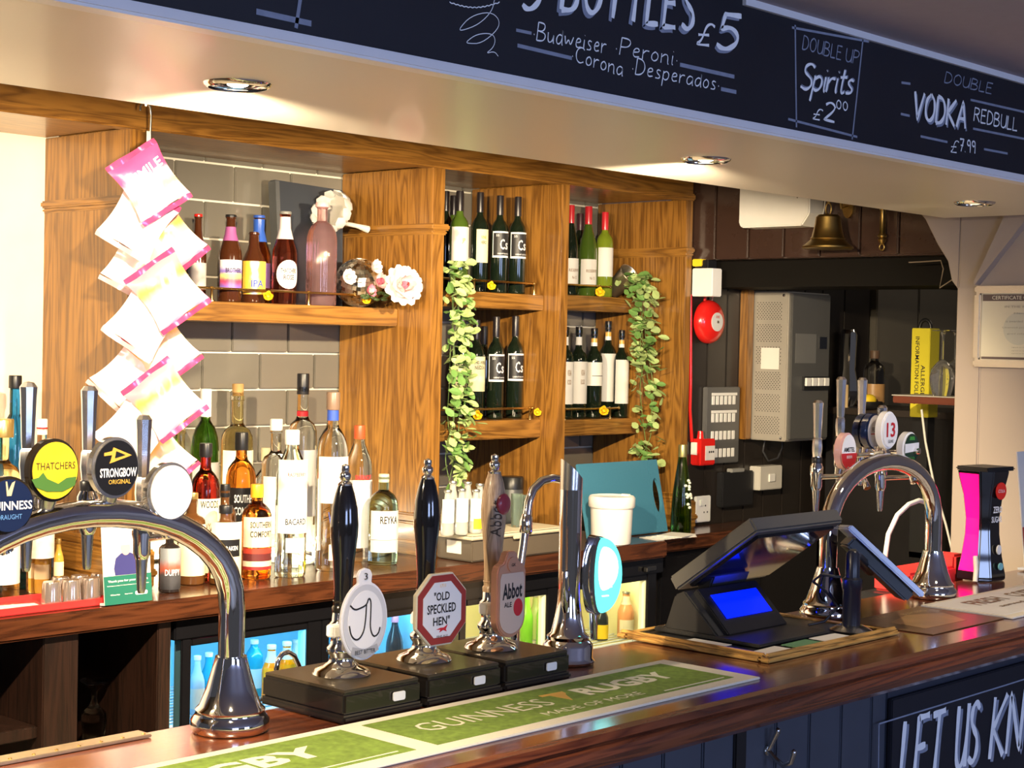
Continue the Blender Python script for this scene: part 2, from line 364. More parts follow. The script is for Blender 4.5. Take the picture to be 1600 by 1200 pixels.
# plaster and tiles behind the unit
tw = structure(MB().span((-.5, YT+.008, 0), (4.83, YT+.06, 2.62)).obj('wall_tiled', GROUT))
structure(MB().span((-.5, YT-.02, 1.13), (2.447, YT+.01, 2.62)).obj('wall_cream', CREAMW))
TW, TH = .2165, .112
tile_me = {}
for row in range(11):
    z0 = 1.0455+row*TH
    off = 3.206 if row % 2 == 0 else 3.315
    k = -4
    while True:
        x0 = off+k*TW; k += 1
        if x0 > 4.80: break
        a, b = max(x0, 2.50), min(x0+TW, 4.80)
        if b-a < .02: continue
        if (a < 3.575 and b > 3.525 and False): continue
        key = round(b-a, 3)
        if key not in tile_me:
            o = MB().box((0, 0, 0), (b-a-.006, .012, TH-.006)).obj('tile', TILE, tw, bevel=.0025); tile_me[key] = o.data
        else:
            o = bpy.data.objects.new('tile', tile_me[key]); COL.objects.link(o); o.parent = tw
        o.location = ((a+b)/2, YT+.003, z0+TH/2); o.rotation_euler = (random.uniform(-.004, .004), 0, random.uniform(-.004, .004))
# dim room through the opening
structure(MB().span((8.2, 1.8, 0), (8.26, 3.7, 2.62)).obj('wall_far', nm('far_wall_paint', (.10, .085, .07), .8)))
structure(MB().span((6.12, 3.60, .9), (6.46, 3.64, 1.93)).span((6.47, 3.60, .9), (6.92, 3.64, 1.93)).obj('door_1', nm('grey_far_panel', (.11, .10, .085), .6), bevel=.004))

# ------------------------------------------------------------------ oak back bar unit
unit = thing('back_bar_unit', 'tall golden oak back bar unit with open shelved alcoves and panelled uprights', 'shelving', (2.4, 3.6, ZB))
def U(mb, name, mat, par=None, **k):
    o = mb.obj(name, mat, None, **k); o.parent = par or unit; o.matrix_parent_inverse = Matrix.Translation(-Vector((2.4, 3.6, ZB))) if par is None else Matrix()
    return o
YP = 3.60
U(MB().span((-.4, YP, 2.175), (4.83, YP+.04, 2.6)), 'beam', OAKX, bevel=.004)
U(MB().span((-.4, YP-.012, 2.175), (4.83, YP+.01, 2.20)), 'moulding', OAKX, bevel=.005)
for a, b in ((-.4, 2.446), (2.50, 3.523), (3.575, 4.115), (4.154, 4.793)):
    U(MB().span((a, YP+.03, 2.18), (b, YT-.004, 2.20)), 'soffit_board', OAKX)
PIL = ((2.446, 2.500), (3.523, 3.575), (4.115, 4.154), (4.793, 4.83))
for i, (a, b) in enumerate(PIL):
    p = U(MB().span((a, YP, ZB+.0006), (b, YT-.004, 2.178)), 'upright', OAKZ, bevel=.003)
    if i != 2:
        U(MB().span((a-.012, YP-.014, 1.988), (b+(.012 if i < 2 else 0), YT-.006, 2.008)).span((a-.006, YP-.008, 1.975), (b+(.006 if i < 2 else 0), YT-.006, 1.99)), 'moulding', OAKY, bevel=.005)
        U(MB().span((a-.02, YP-.03, ZB+.0006), (b+.02, YT-.006, ZB+.10)).span((a-.012, YP-.02, ZB+.1), (b+.012, YT-.006, ZB+.125)).span((a-.026, YP-.036, ZB+.03), (b+.026, YT-.006, ZB+.05)), 'plinth', OAKY, bevel=.005)
U(MB().span((.2, YT-.09, ZB), (2.42, YT-.02, 1.13)).span((.2, YT-.10, 1.115), (2.42, YT-.02, 1.135)), 'upstand', OAKX, bevel=.004)
def shelf(x0, x1, yf, z0, z1, rail, posts):
    U(MB().span((x0, yf, z0), (x1, YT-.004, z1)), 'shelf', OAKX, bevel=.003)
    r0, r1 = rail; zr = z1+.037; y = yf+.018
    U(MB().tube([(r0, y, zr), (r1, y, zr)], .0035, 8).ball((r1, y, zr), .0065, 1), 'gallery_rail', BRASS, smooth=50)
    for q in posts: U(MB().lathe([(.009, z1), (.009, z1+.003), (.004, z1+.005), (.0035, zr), (.006, zr+.004), (.0, zr+.006)], 10, (q, y, 0)), 'rail_post', BRASS, smooth=50)
SH = dict(a=(2.5, 3.523, 3.745, 1.696, 1.75), b=(3.575, 4.115, 3.672, 1.762, 1.812), c=(3.575, 4.115, 3.674, 1.341, 1.401), d=(4.154, 4.793, 3.82, 1.772, 1.825), e=(4.154, 4.793, 3.80, 1.331, 1.387))
shelf(*SH['a'], (2.56, 3.36), (2.83, 3.18)); shelf(*SH['b'], (3.60, 4.085), (3.80, 4.085)); shelf(*SH['c'], (3.6, 4.09), (4.08,))
shelf(*SH['d'], (4.17, 4.66), (4.32, 4.6)); shelf(*SH['e'], (4.17, 4.70), (4.40, 4.65))

# ------------------------------------------------------------------ back counter and what is under it
bc = tag(MB().span((.2, 3.39, .945), (4.45, YT, ZB)).span((4.45, 3.44, .95), (5.55, 3.62, ZB)).obj('back_counter', wood('back_counter_mahogany', (.026, .008, .004), (.085, .027, .011), 0, rough=.22, coat=.6), bevel=.006),
         'long dark mahogany back counter under the oak alcoves', 'counter')
cab = thing('glass_cupboard', 'open dark wood cupboard holding upturned stemmed glasses', 'cupboard', (2.0, 3.44, 0))
for n, a, b, mt in (('side', (2.105, 3.42, .05), (2.20, 3.98, .944), MAHOGD), ('side', (2.425, 3.42, .05), (2.465, 3.98, .944), MAHOGD), ('shelf', (1.5, 3.44, .70), (2.105, 3.98, .73), MAHOGD),
                    ('back_panel', (1.5, 3.96, .05), (2.465, 3.99, .944), BLACKW), ('shelf', (2.20, 3.46, .48), (2.425, 3.96, .505), MAHOGD), ('base', (1.5, 3.46, 0), (2.465, 3.98, .05), BLACKW)):
    o = MB().span(a, b).obj(n, mt, cab, bevel=.003); o.matrix_parent_inverse = Matrix.Translation((-2.0, -3.44, 0))
FRC = nm('fridge_liner', (.75, .78, .80), .4)
def fridge(name, label, x0, x1, doors, glow, strength, tint):
    f = thing(name, label, 'fridge', ((x0+x1)/2, 3.44, 0)); inv = Matrix.Translation((-(x0+x1)/2, -3.44, 0))
    def P(mb, n, mt, par=f, **k):
        o = mb.obj(n, mt, par, **k)
        if par is f: o.matrix_parent_inverse = inv
        return o
    P(MB().span((x0, 3.93, .06), (x1, 3.95, .94)).span((x0, 3.47, .06), (x0+.02, 3.93, .94)).span((x1-.02, 3.47, .06), (x1, 3.93, .94)).span((x0+.02, 3.47, .06), (x1-.02, 3.93, .10)).span((x0+.02, 3.47, .905), (x1-.02, 3.93, .94)), 'cabinet', nm('fridge_liner_%d' % (tint[2]*100), tint, .45))  # liner takes the lamp's tint as its own colour, painting in the glow
    P(MB().span((x0, 3.44, .02), (x1, 3.466, .088)), 'kick_plate', BLACKG, bevel=.003); P(MB().span((x0, 3.425, .888), (x1, 3.466, .943)), 'front_panel', BLACKG, bevel=.003)
    for a, b in doors:
        d = P(MB().span((a, 3.43, .09), (a+.03, 3.465, .89)).span((b-.05, 3.43, .09), (b, 3.465, .89)).span((a+.03, 3.43, .868), (b-.05, 3.465, .8875)).span((a+.03, 3.43, .09), (b-.05, 3.465, .14)), 'door', BLACKG, bevel=.003)
        P(MB().span((a+.028, 3.447, .138), (b-.048, 3.451, .87)), 'pane', CLEAR, d)
        P(MB().span((b-.058, 3.437, .14), (b-.05, 3.46, .868)), 'door_seal', glow, d)
    if x0 > 3: P(MB().span((4.36, 3.418, .900), (4.43, 3.426, .915)).span((4.36, 3.405, .900), (4.372, 3.426, .915)), 'handle', STEEL, bevel=.002)
    for z in (.44, .655):
        mb = MB()
        for k in range(14): mb.tube([(x0+.02, 3.50+.03*k, z), (x1-.02, 3.50+.03*k, z)], .0025, 6)
        mb.tube([(x0+.02, 3.49, z), (x1-.02, 3.49, z)], .005, 6)
        P(mb, 'wire_shelf', nm('wire_shelf_white', (.7, .75, .8), .35))
    P(MB().span((x0+.03, 3.52, .895), (x1-.03, 3.54, .903)), 'lamp_strip', nm('strip_%d' % (tint[2]*100), tint, .4, emit=strength, ecol=tint))
    lo = light('fridge_lamp', 'AREA', ((x0+x1)/2, 3.50, .888), 2.2*strength/6, tint, aim=((x0+x1)/2, 3.72, .5), shape='RECTANGLE', size=(x1-x0)-.1, size_y=.03)
    return f
CYG = nm('cyan_lit_seal', (.1, .5, .9), .4, emit=1.0, ecol=(.12, .55, 1.)); YEG = nm('pale_lit_seal', (.8, .8, .5), .4, emit=.25, ecol=(.9, .85, .5))  # seals emit by themselves, standing in for fridge light on their edges
fridge('bottle_fridge', 'black bottle fridge glowing cyan behind its glass doors', 2.48, 3.42, ((2.505, 2.965), (2.965, 3.41)), CYG, 6., (.30, .74, 1.))
fridge('bottle_fridge', 'black bottle fridge glowing pale yellow with beers and rose inside', 3.46, 4.475, ((3.50, 3.94), (3.94, 4.445)), YEG, 5., (1., .92, .55))
dw = thing('drinks_cooler', 'dark panelled cooler front under the far stretch of back counter', 'cooler', (4.7, 3.46, 0))
for n, a, b, mt in (('body', (4.485, 3.47, 0), (5.5, 3.62, .944), BLACKW), ('door', (4.50, 3.455, .06), (5.1, 3.47, .93), BLACKG)):
    o = MB().span(a, b).obj(n, mt, dw, bevel=.003); o.matrix_parent_inverse = Matrix.Translation((-4.7, -3.46, 0))

# ------------------------------------------------------------------ front bar
prof = [(1.93, 1.098), (1.512, 1.10), (1.502, 1.096), (1.497, 1.086), (1.502, 1.082), (1.494, 1.076), (1.490, 1.066), (1.494, 1.052), (1.506, 1.042), (1.52, 1.038), (1.57, 1.036), (1.57, 1.055), (1.93, 1.055)]
mb = MB(); mb.prism(prof, 4.62+.6, (-.6, 0, 0), (0, 1, 0), (0, 0, 1))
bar = thing('bar_counter', 'long glossy mahogany bar counter with moulded front edge and navy plank front', 'counter', (1.5, 1.7, 0))
inv = Matrix.Translation((-1.5, -1.7, 0))
def B(mb, n, mt, **k):
    o = mb.obj(n, mt, bar, **k); o.matrix_parent_inverse = inv; return o
B(mb, 'worktop', MAHOG)
B(MB().span((-.6, 1.60, 0), (4.6, 1.66, 1.056)), 'carcass', BLACKW)
x = .4
while x < 2.76:
    w = .105; B(MB().span((x+.002, 1.584, .1), (min(x+w, 2.765)-.002, 1.602, 1.05)), 'plank', NAVY, bevel=.003); x += w
B(MB().span((at(1148, 1170, Y=1.58).x, 1.578, .1), (at(1166, 1170, Y=1.58).x, 1.586, 1.05)), 'batten', BLACKW, bevel=.003)
B(MB().span((1.045, 1.90, 1.099), (1.34, 1.932, 1.1035)), 'edging_strip', nm('worn_metal_edging', (.52, .42, .26), .35, .8, var=.3, vscale=60), bevel=.001)
for k in range(9): B(MB().lathe([(.0028, 0), (.002, .0014), (0, .0016)], 8, (1.06+.034*k, 1.908, 1.1035)), 'rivet', BRASS)
B(MB().span((2.765, 1.584, .1), (4.6, 1.602, 1.05)), 'panel', nm('dark_front_panel', (.030, .036, .055), .5), bevel=.002)
# ------------------------------------------------------------------ chalkboard fascia and bar front board
FY = 1.77
fas = thing('menu_board', 'long black chalkboard fascia above the bar listing bottle and spirit prices', 'chalkboard', (2.0, FY, 2.06))
invf = Matrix.Translation((-2.0, -FY, -2.06))
def Fx(o): o.parent = fas; o.matrix_parent_inverse = invf; return o
Fx(MB().span((-.6, FY-.006, 2.062), (4.61, FY+.02, 2.284)).obj('board', BOARD))
def F(x, y): return at(x, y, Y=FY-.006)
FYS = FY-.006
def FC(s, a, b, h, wd, mat=CHALK, **k): return Fx(chalk(s, None, mat, F(*a), F(*b), h, wd, FYS, **k))
# bottles headline: most of it runs off the top of the picture, the board carries all of it
FC('BOTTLES', (872, 20), (1077, 54), .078, .0085, CHALKD, slant=.16, gap=.22)
FC('BOTTLES', (876, 15), (1081, 49), .078, .0088, slant=.16, gap=.22, lift=.0006)
FC('5', (815, 14), (842, 14), .07, .0085, slant=.15)
FC('£', (1084, 70), (1107, 72), .040, .0045, slant=.25); FC('5', (1116, 79), (1146, 83), .063, .0070, CHALKD, slant=.1); FC('5', (1118, 74), (1149, 79), .063, .0085, slant=.1, lift=.0006)
FC('~Budweiser', (832, 62), (945, 84), .029, .0021, slant=.12); FC('~Peroni~', (960, 84), (1057, 103), .029, .0021, slant=.12)
FC('~Corona', (892, 95), (971, 119), .027, .0021, slant=.12); FC('~Desperados~', (986, 115), (1122, 142), .028, .0022, slant=.12)
for a, b, w in (((808, 71), (893, 91), .006), ((1062, 101), (1147, 120), .007), ((1126, 139), (1150, 144), .007), ((806, 47), (830, 52), .005)): Fx(ribbon(None, CHALKD, [F(*a), F(*b)], w, FYS))
Fx(ribbon(None, CHALKD, [F(400, 18), F(486, 37)], .008, FYS)); Fx(ribbon(None, CHALKD, [F(462, 44), F(470, -10)], .006, FYS))
# curl of string below the cork and the cork itself
sp = [(772, 0), (768, 18), (748, 38), (722, 48), (716, 46), (735, 25), (765, 18), (780, 30), (778, 46), (752, 68), (730, 68), (728, 65), (745, 53), (768, 52), (774, 62), (770, 75), (758, 84), (772, 80), (778, 88)]
q = [F(*a) for a in sp]
for _ in range(2):
    r = [q[0]]
    for a, b in zip(q, q[1:]): r += [a.lerp(b, .25), a.lerp(b, .75)]
    q = r+[q[-1]]
Fx(ribbon(None, CHALK, q, .0012, FYS, 'chalk_curl'))
q = [F(702+78*i/24, 3+8*math.sin(i/24*PI)+1.5*(i % 2)) for i in range(25)]; Fx(ribbon(None, CHALK, q, .0016, FYS, 'chalk_curl'))
# spirits box
for a, b in (((1237, 43), (1357, 65)), ((1231, 186), (1339, 214)), ((1242, 39), (1244, 199)), ((1348, 61), (1331, 218))): Fx(ribbon(None, CHALKD, [F(*a), F(*b)], .0045, FYS))
FC('DOUBLE', (1253, 77), (1313, 94), .027, .0026, CHALKD, slant=.15); FC('UP', (1320, 96), (1340, 101), .027, .0026, CHALKD, slant=.15)
FC('Spirits', (1250, 138), (1332, 146), .050, .0052, CHALKD, slant=.22, gap=.05); FC('Spirits', (1248, 140), (1330, 148), .052, .0052, slant=.22, gap=.05, lift=.0006)
FC('£', (1267, 186), (1280, 188), .022, .0026, slant=.25); FC('2', (1286, 187), (1303, 192), .038, .0046, slant=.1); FC('00', (1306, 170), (1324, 174), .018, .0026); FC('.', (1304, 168), (1307, 168), .018, .003)
# vodka
FC('DOUBLE', (1475, 129), (1548, 147), .024, .0026, CHALKD, slant=.15)
FC('VODKA', (1427, 189), (1509, 205), .057, .0070, CHALKD, slant=.12); FC('VODKA', (1425, 185), (1507, 201), .057, .0080, slant=.12, lift=.0006)
FC('REDBULL', (1521, 189), (1588, 205), .030, .0034, slant=.1)
FC('£', (1483, 238), (1494, 239), .027, .0024, slant=.2); FC('7.99', (1499, 236), (1523, 240), .027, .0036)
for a, b in (((1408, 129), (1422, 131)), ((1407, 178), (1421, 181)), ((1516, 156), (1600, 175)), ((1520, 201), (1600, 217)), ((1438, 213), (1480, 222)), ((1537, 233), (1574, 240))): Fx(ribbon(None, CHALKD, [F(*a), F(*b)], .005, FYS))

kb = thing('notice_board', 'dark chalk notice board on the bar front reading LET US KNOW', 'chalkboard', (3.2, 1.58, .6))
def K(o): o.parent = kb; o.matrix_parent_inverse = Matrix.Translation((-3.2, -1.58, -.6)); return o
KY = 1.572
def Kp(x, y): return at(x, y, Y=KY)
K(MB().span((2.765, KY, .35), (4.2, 1.583, 1.0)).obj('board', BOARD, bevel=.002))
K(ribbon(None, CHALKD, [Kp(1371, 1300), Kp(1373, 1131), Kp(1566, 1072), Kp(1680, 1036)], .003, KY, 'chalk_border'))
for d, mt, lf in ((4, CHALKD, 0), (0, CHALK, .0006)):
    for s, a, b in (('LET', (1404+d, 1232+d), (1468+d, 1210+d)), ('US', (1490+d, 1203+d), (1524+d, 1191+d)), ('KNOW', (1545+d, 1186+d), (1650+d, 1152+d))):
        K(chalk(s, None, mt, Kp(*a), Kp(*b), .125, .0125, KY, slant=.18, lift=lf))
hk = tag(MB().lathe([(.009, 0), (.009, .004), (.0, .004)], 12, (0, 0, 0), Matrix.Rotation(PI/2, 3, 'X')).tube([(0, -.004, 0), (0, -.02, -.012), (0, -.035, -.02), (0, -.05, -.012), (0, -.055, .004)], .0045).tube([(0, -.004, .0), (0, -.012, .015), (0, -.022, .035)], [.0045, .004, .005]).ball((0, -.055, .006), .006, 1).ball((0, -.022, .037), .006, 1).obj('coat_hook', STEEL, smooth=50, loc=at(1197, 1172, Y=1.584)),
    'silver coat hook screwed to the navy planks under the bar', 'hook')

# ------------------------------------------------------------------ downlights
LAMPE = nm('lamp_glow', (1, .9, .7), .5, emit=14., ecol=(1., .86, .62)); LAMPO = nm('lamp_dim', (1, .9, .7), .5, emit=1.2, ecol=(1., .86, .62))
dl = None
DL = ('recessed chrome downlight in the canopy out beyond the crisp packets', 'recessed chrome downlight in the canopy above the hanging crisp packets',
      'recessed chrome downlight in the canopy near the white wall box', 'recessed dim downlight in the canopy beside the beige end wall')
for i, x in enumerate(DOWN_X):
    d = thing('downlight', DL[i], 'downlight', (x, DOWN_Y, CANOPY), group='downlights along the canopy')
    MB().lathe([(.036, -.001), (.046, -.0045), (.048, -.006), (.046, -.0075), (.052, -.004), (.054, 0)], 32).obj('bezel', CHROME, d, smooth=50)
    MB().lathe([(.036, -.001), (.028, -.0028), (.027, -.001), (0, -.001)], 32).obj('reflector', STEEL, d, smooth=50)
    MB().lathe([(0, -.006), (.010, -.0055), (.016, -.003), (.017, -.0015), (0, -.0015)], 20).obj('lamp', LAMPO if i == 3 else LAMPE, d, smooth=50)

# ------------------------------------------------------------------ strip of crisp packets hung from the canopy lip
HY = 3.50
hook = tag(MB().tube([at(219, 173, Y=HY), at(219, 166, Y=HY), at(223, 161, Y=HY), at(230, 161, Y=HY), at(235, 167, Y=HY), at(236, 180, Y=HY), at(235, 205, Y=HY), at(235, 226, Y=HY)], .003, 8).tube([at(228, 164, Y=HY-.012), at(228, 164, Y=3.602)], .003, 8).obj('hanging_hook', STEEL, smooth=60),
           'thin bent wire hook holding the strip of pink packets', 'hook')
a, b = at(233, 205, Y=HY-.004), at(238, 770, Y=HY-.004)
tag(MB().span((a.x-.006, HY-.003, b.z), (a.x+.006, HY-.002, a.z)).obj('hanging_strip', CLEAR if False else nm('clear_strip', (.8, .8, .78), .2, alpha=.75)), 'narrow plastic strip that the pink crisp packets are clipped to', 'strip')
PINK = nm('pink_foil', (.86, .075, .22), .22, .35, coat=.5); PINKB = nm('silver_pink_foil', (.80, .62, .66), .25, .5)
FRONTP = split_mat('packet_front_print', [(0, (.80, .10, .30)), (.20, (.80, .45, .55)), (.34, (.86, .80, .76)), (.50, (.88, .70, .30)), (.66, (.86, .60, .62)), (.86, (.80, .07, .22))], 'Z', .28, noise=.32, coat=.4)
FRONTP2 = split_mat('packet_front_print_pale', [(0, (.80, .08, .28)), (.22, (.80, .38, .50)), (.38, (.74, .68, .65)), (.62, (.78, .68, .46)), (.80, (.80, .40, .10)), (.95, (.82, .25, .30))], 'Z', .28, noise=.25, coat=.4)
BACKP = split_mat('packet_back_print', [(0, (.78, .30, .42)), (.16, (.74, .66, .67)), (.5, (.74, .70, .69)), (.88, (.74, .52, .56))], 'Z', .3, noise=.16, coat=.4)
def belly(w, u, v, ph):
    vv = max(0, 1-abs(v)**3.2); return .092*w*(vv**.6)*max(0, 1-u*u)**.5+.016*w*vv*(1-u*u)*math.sin(5*u+3*v+ph)+.014*w*vv*math.sin(11*u-6*v+2*ph)*(1-u*u)
def packet(w, h, ph):
    """a pillow-shaped foil bag, creased and waisted; its own plane is x-z, belly along -y"""
    mb = MB(); nx, nz = 12, 14; g = {}
    for side in (1, -1):
        for i in range(nx+1):
            for j in range(nz+1):
                u, v = i/nx*2-1, j/nz*2-1
                if side == -1 and (abs(u) == 1 or abs(v) == 1): g[side, i, j] = g[1, i, j]; continue
                pinch = 1-.13*(1-v*v)
                g[side, i, j] = mb.bm.verts.new((u*w/2*pinch, -side*max(.0006, belly(w, u, v, ph+side)) if abs(u) < 1 and abs(v) < 1 else 0, v*h*.42+.012*w*math.sin(4*u+ph)*(abs(v) > .8)))
    for side in (1, -1):
        for i in range(nx):
            for j in range(nz):
                f = [g[side, i, j], g[side, i+1, j], g[side, i+1, j+1], g[side, i, j+1]]
                if len(set(f)) == 4: mb.bm.faces.new(f if side == 1 else f[::-1])
    return mb
def crimp(w, h, ph, end):
    """flattened, fluted seal at one end"""
    mb = MB(); n = 14; rows = []
    for k, (v, sp) in enumerate(((.42, 1.0), (.46, 1.0), (.5, .985))):
        rows.append([mb.bm.verts.new(((i/n*2-1)*w/2*sp, .05*w*math.sin(2.6*(i/n*2-1)*2+ph+end)*k*.5+.008*w*math.sin(20*i/n+ph), end*(v*h+.012*w*math.sin(4*(i/n*2-1)+ph)*(k == 0)))) for i in range(n+1)])
    for a, b in zip(rows, rows[1:]):
        for i in range(n): mb.bm.faces.new((a[i], a[i+1], b[i+1], b[i]))
    return mb
# centre in the picture, tilt (roll about the view of the front), turn, pitch, front showing
BAGS = [((233, 285), 30, 10, -8, 1), ((216, 345), -26, 5, 12, 0), ((262, 378), 36, -12, 8, 1), ((218, 412), -24, 8, 10, 0), ((262, 455), 32, -8, 8, 1), ((226, 500), -30, 10, 14, 0),
        ((252, 545), 33, -10, 6, 1), ((203, 592), -38, 6, 10, 0), ((258, 625), 34, -12, 8, 1), ((215, 668), -33, 8, 12, 0), ((246, 716), 36, -8, 6, 1)]
BL = ('pink crisp packet topmost on the hanging strip, tilted with its printed front showing', 'crisp packet second down the strip, pale back turned out, corner toward the oak upright',
      'crisp packet third down the strip with its pink crimped end toward the shelf bottles', 'crisp packet fourth down the strip, pale back turned out', 'crisp packet fifth down the strip with magenta end beside the brass rail',
      'crisp packet sixth down the strip, pale back turned out above a red fold', 'crisp packet seventh down the strip, level with the blue reflection in the tiles', 'crisp packet eighth down the strip, its corner farthest out over the oak',
      'crisp packet ninth down the strip with orange print beside the green bottle', 'crisp packet tenth down the strip, crumpled above the black cider lens', 'crisp packet last on the strip, half hidden behind the white lens')
for i, (c, tilt, turn, pitch, front) in enumerate(BAGS):
    yy = HY-.180+(0, .054, .108, .160)[i % 4]
    p = at(*c, Y=yy); w, h = (.136, .165) if i == 0 else (.142, .162)
    t = thing('crisp_packet', BL[i], 'crisp packet', p, group='pink crisp packets on a hanging strip', rot=(R(pitch*.4), R(-tilt*1.15), R(turn*.25-34)))
    ph = i*1.7
    packet(w, h, ph).obj('bag', (FRONTP if i == 0 else FRONTP2) if front else BACKP, t, smooth=40)
    for e in (1, -1): crimp(w, h, ph, e).obj('crimped_end', PINK if (front or e == 1) else PINKB, t, smooth=50)
    if i == 0:
        me = lettering('SMILE', .078, .024, .02)
        put_mesh(me, 'lettering', WINK, t, lambda x, y: Vector((x+.012, -belly(w, (x+.012)/(w/2), (y+.026+.10*x)/(h*.42), ph+1)-.003, y+.026+.10*x)))

# ------------------------------------------------------------------ bar runner
mx0, mx1, my0, my1 = .72, 2.313, 1.562, 1.765
mat_ = thing('bar_runner', 'long green and cream rugby bar runner lying along the bar edge', 'bar runner', (1.5, 1.66, ZC))
GRASS = nm('printed_turf', (.19, .29, .045), .85, var=.55, vscale=90, bump=.2)
RUN = nm('runner_cream', (.82, .76, .62), .85, bump=.1, vscale=200)
MB().span((mx0-1.5, my0-1.66, .0002), (mx1-1.5, my1-1.66, .004)).obj('mat', RUN, mat_, bevel=.0015)
for a, b in ((.74, 1.545), (1.585, 2.275)): MB().span((a-1.5, my0+.028-1.66, .0040), (b-1.5, my1-.022-1.66, .0046)).obj('printed_panel', GRASS, mat_)
MCR = nm('runner_cream_print', (.86, .82, .62), .85)
def MT(s, xa, xb, yc, h, bold=0.): text_flat(s, mat_, MCR, ((xa+xb)/2-1.5, yc-1.66, .0046), (1, 0, 0), (0, 1, 0), xb-xa, h, bold, .0004)
MT('GUINNESS', 1.63, 1.90, 1.672, .046); MT('RUGBY', 1.985, 2.21, 1.68, .05, .04); MT('MADE OF MORE', 1.83, 2.06, 1.615, .02)
MT('RUGBY', 1.14, 1.45, 1.675, .055, .04); MT('GUINNESS', .78, 1.06, 1.672, .046); MT('MADE OF MORE', .95, 1.25, 1.615, .02)
MB().prism([(0, 0), (.022, .034), (.030, .040), (.034, .052), (-.018, .055), (-.020, .045), (-.004, .044)], .0005, (1.938-1.5, 1.652-1.66, .0045), (1, 0, 0), (0, 1, 0)).obj('printed_harp', GOLDINK, mat_)
for a, b in ((1.30, 1.52), (2.10, 2.26)): MB().span((a-1.5, 1.598-1.66, .0045), (b-1.5, 1.601-1.66, .005)).obj('printed_line', MCR, mat_)

# ------------------------------------------------------------------ hand pumps
BOX = nm('pump_box_black', (.016, .013, .011), .24, coat=.5, var=.3)
def base_profile(): return [(.042, 0), (.044, .003), (.040, .009), (.028, .014), (.020, .021), (.019, .030), (.023, .036), (.023, .042), (.018, .047), (.017, .060), (.020, .066), (.021, .076), (.016, .082), (.015, .10)]
def handle_profile(h):
    return [(.0135, 0), (.0145, .010), (.014, .04*h/.23), (.0165, .09*h/.23), (.0208, .135*h/.23), (.0214, .155*h/.23), (.0195, .185*h/.23), (.0145, .212*h/.23), (.0095, .23*h/.23), (.0, .231*h/.23)]
OAKH = wood('pump_handle_oak', (.20, .12, .065), (.42, .29, .18), 2, scale=3, rough=.45, coat=.1)
def pump(label, x0, x1, y0, y1, hx, hmat, htop):
    t = thing('hand_pump', label, 'beer pump', ((x0+x1)/2, (y0+y1)/2, ZC), group='three hand pumps on the bar')
    w, d = x1-x0, y1-y0
    MB().box((0, 0, .006), (w+.006, d+.006, .012)).box((0, 0, .027), (w, d, .032)).obj('base_box', BOX, t, bevel=.004)
    MB().box((0, 0, .045), (w-.006, d-.006, .005)).obj('top_plate', nm('pump_top_brown', (.05, .037, .022), .38, coat=.2), t, bevel=.0015)
    pl = MB().prism(rrect(.024, .013, .003), .002, (.028, -d/2-.0022, .027)).obj('badge', WHITE, t)
    MB().prism(rrect(.021, .010, .002), .0008, (.028, -d/2-.0028, .027)).obj('badge_face', BLACKP, pl)
    text_flat('ANGRAM', pl, WINK, (.028, -d/2-.0030, .027), (1, 0, 0), (0, 0, 1), .017, .003)
    MB().lathe([(r, z+.047) for r, z in base_profile()], 28, (hx, 0, 0)).obj('chrome_base', CHROME, t, smooth=45)
    MB().box((hx-.020, -.012, .118), (.030, .02, .018)).obj('clip_bracket', WHITE, t, bevel=.002)
    z0 = .146; h = htop-z0-.03
    MB().lathe([(r, z+z0) for r, z in handle_profile(h)], 28, (hx, 0, 0)).obj('handle', hmat, t, smooth=60)
    MB().lathe([(.016, z0-.004), (.0165, z0+.003), (.013, z0+.008), (.0155, z0+.013), (.012, z0+.018)], 24, (hx, 0, 0)).obj('ferrule', nm('dark_ferrule', (.05, .045, .04), .15, .8) if hmat is not OAKH else OAKH, t, smooth=50)
    q = htop-.035
    MB().lathe([(.0105, q), (.011, q+.004), (.006, q+.008), (.0085, q+.013), (.009, q+.018), (.0055, q+.022), (.0065, q+.027), (.006, q+.031), (0, q+.034)], 20, (hx, 0, 0)).obj('finial', CHROME, t, smooth=50)
    return t, w, d
p1, w, d = pump('black handled hand pump with a grey oval clip showing a line drawn bird', 1.582, 1.736, 1.778, 1.965, 0, BLACKG, .366)
p2, w, d = pump('black handled hand pump with a red octagonal clip', 1.749, 1.912, 1.778, 1.965, .001, BLACKG, .368)
p3, w, d = pump('wooden handled hand pump with a red wax seal on its handle', 1.921, 2.077, 1.778, 1.965, -.014, OAKH, .370)
# clips hang on the pumps, so they are their parts
GREYC = nm('clip_grey', (.52, .52, .56), .45); CLIPW = nm('clip_white', (.72, .71, .74), .45); LT = nm('clip_mid_grey', (.34, .34, .37), .5)
CY = -.052
def O3(x, z): return (x, CY, z)
c = p1; cx, cz = -.008, .137
oval = [(.046*math.cos(2*PI*i/40), .058*math.sin(2*PI*i/40)) for i in range(40)]
k = MB().prism([(.046*math.cos(a), .058*math.sin(a)) for a in [R(106)+R(328)*i/36 for i in range(37)]]+[(.014, .068), (.010, .075), (0, .078), (-.010, .075), (-.014, .068)], .006, O3(cx, cz)).obj('pump_clip', CLIPW, c, bevel=.001)
MB().prism([(a*.93, b*.93) for a, b in oval], .0006, (cx, CY-.0066, cz)).obj('clip_ring', GREYC, k)
MB().prism([(a*.74, b*.74) for a, b in oval], .0006, (cx, CY-.0071, cz+.002)).obj('clip_face', CLIPW, k)
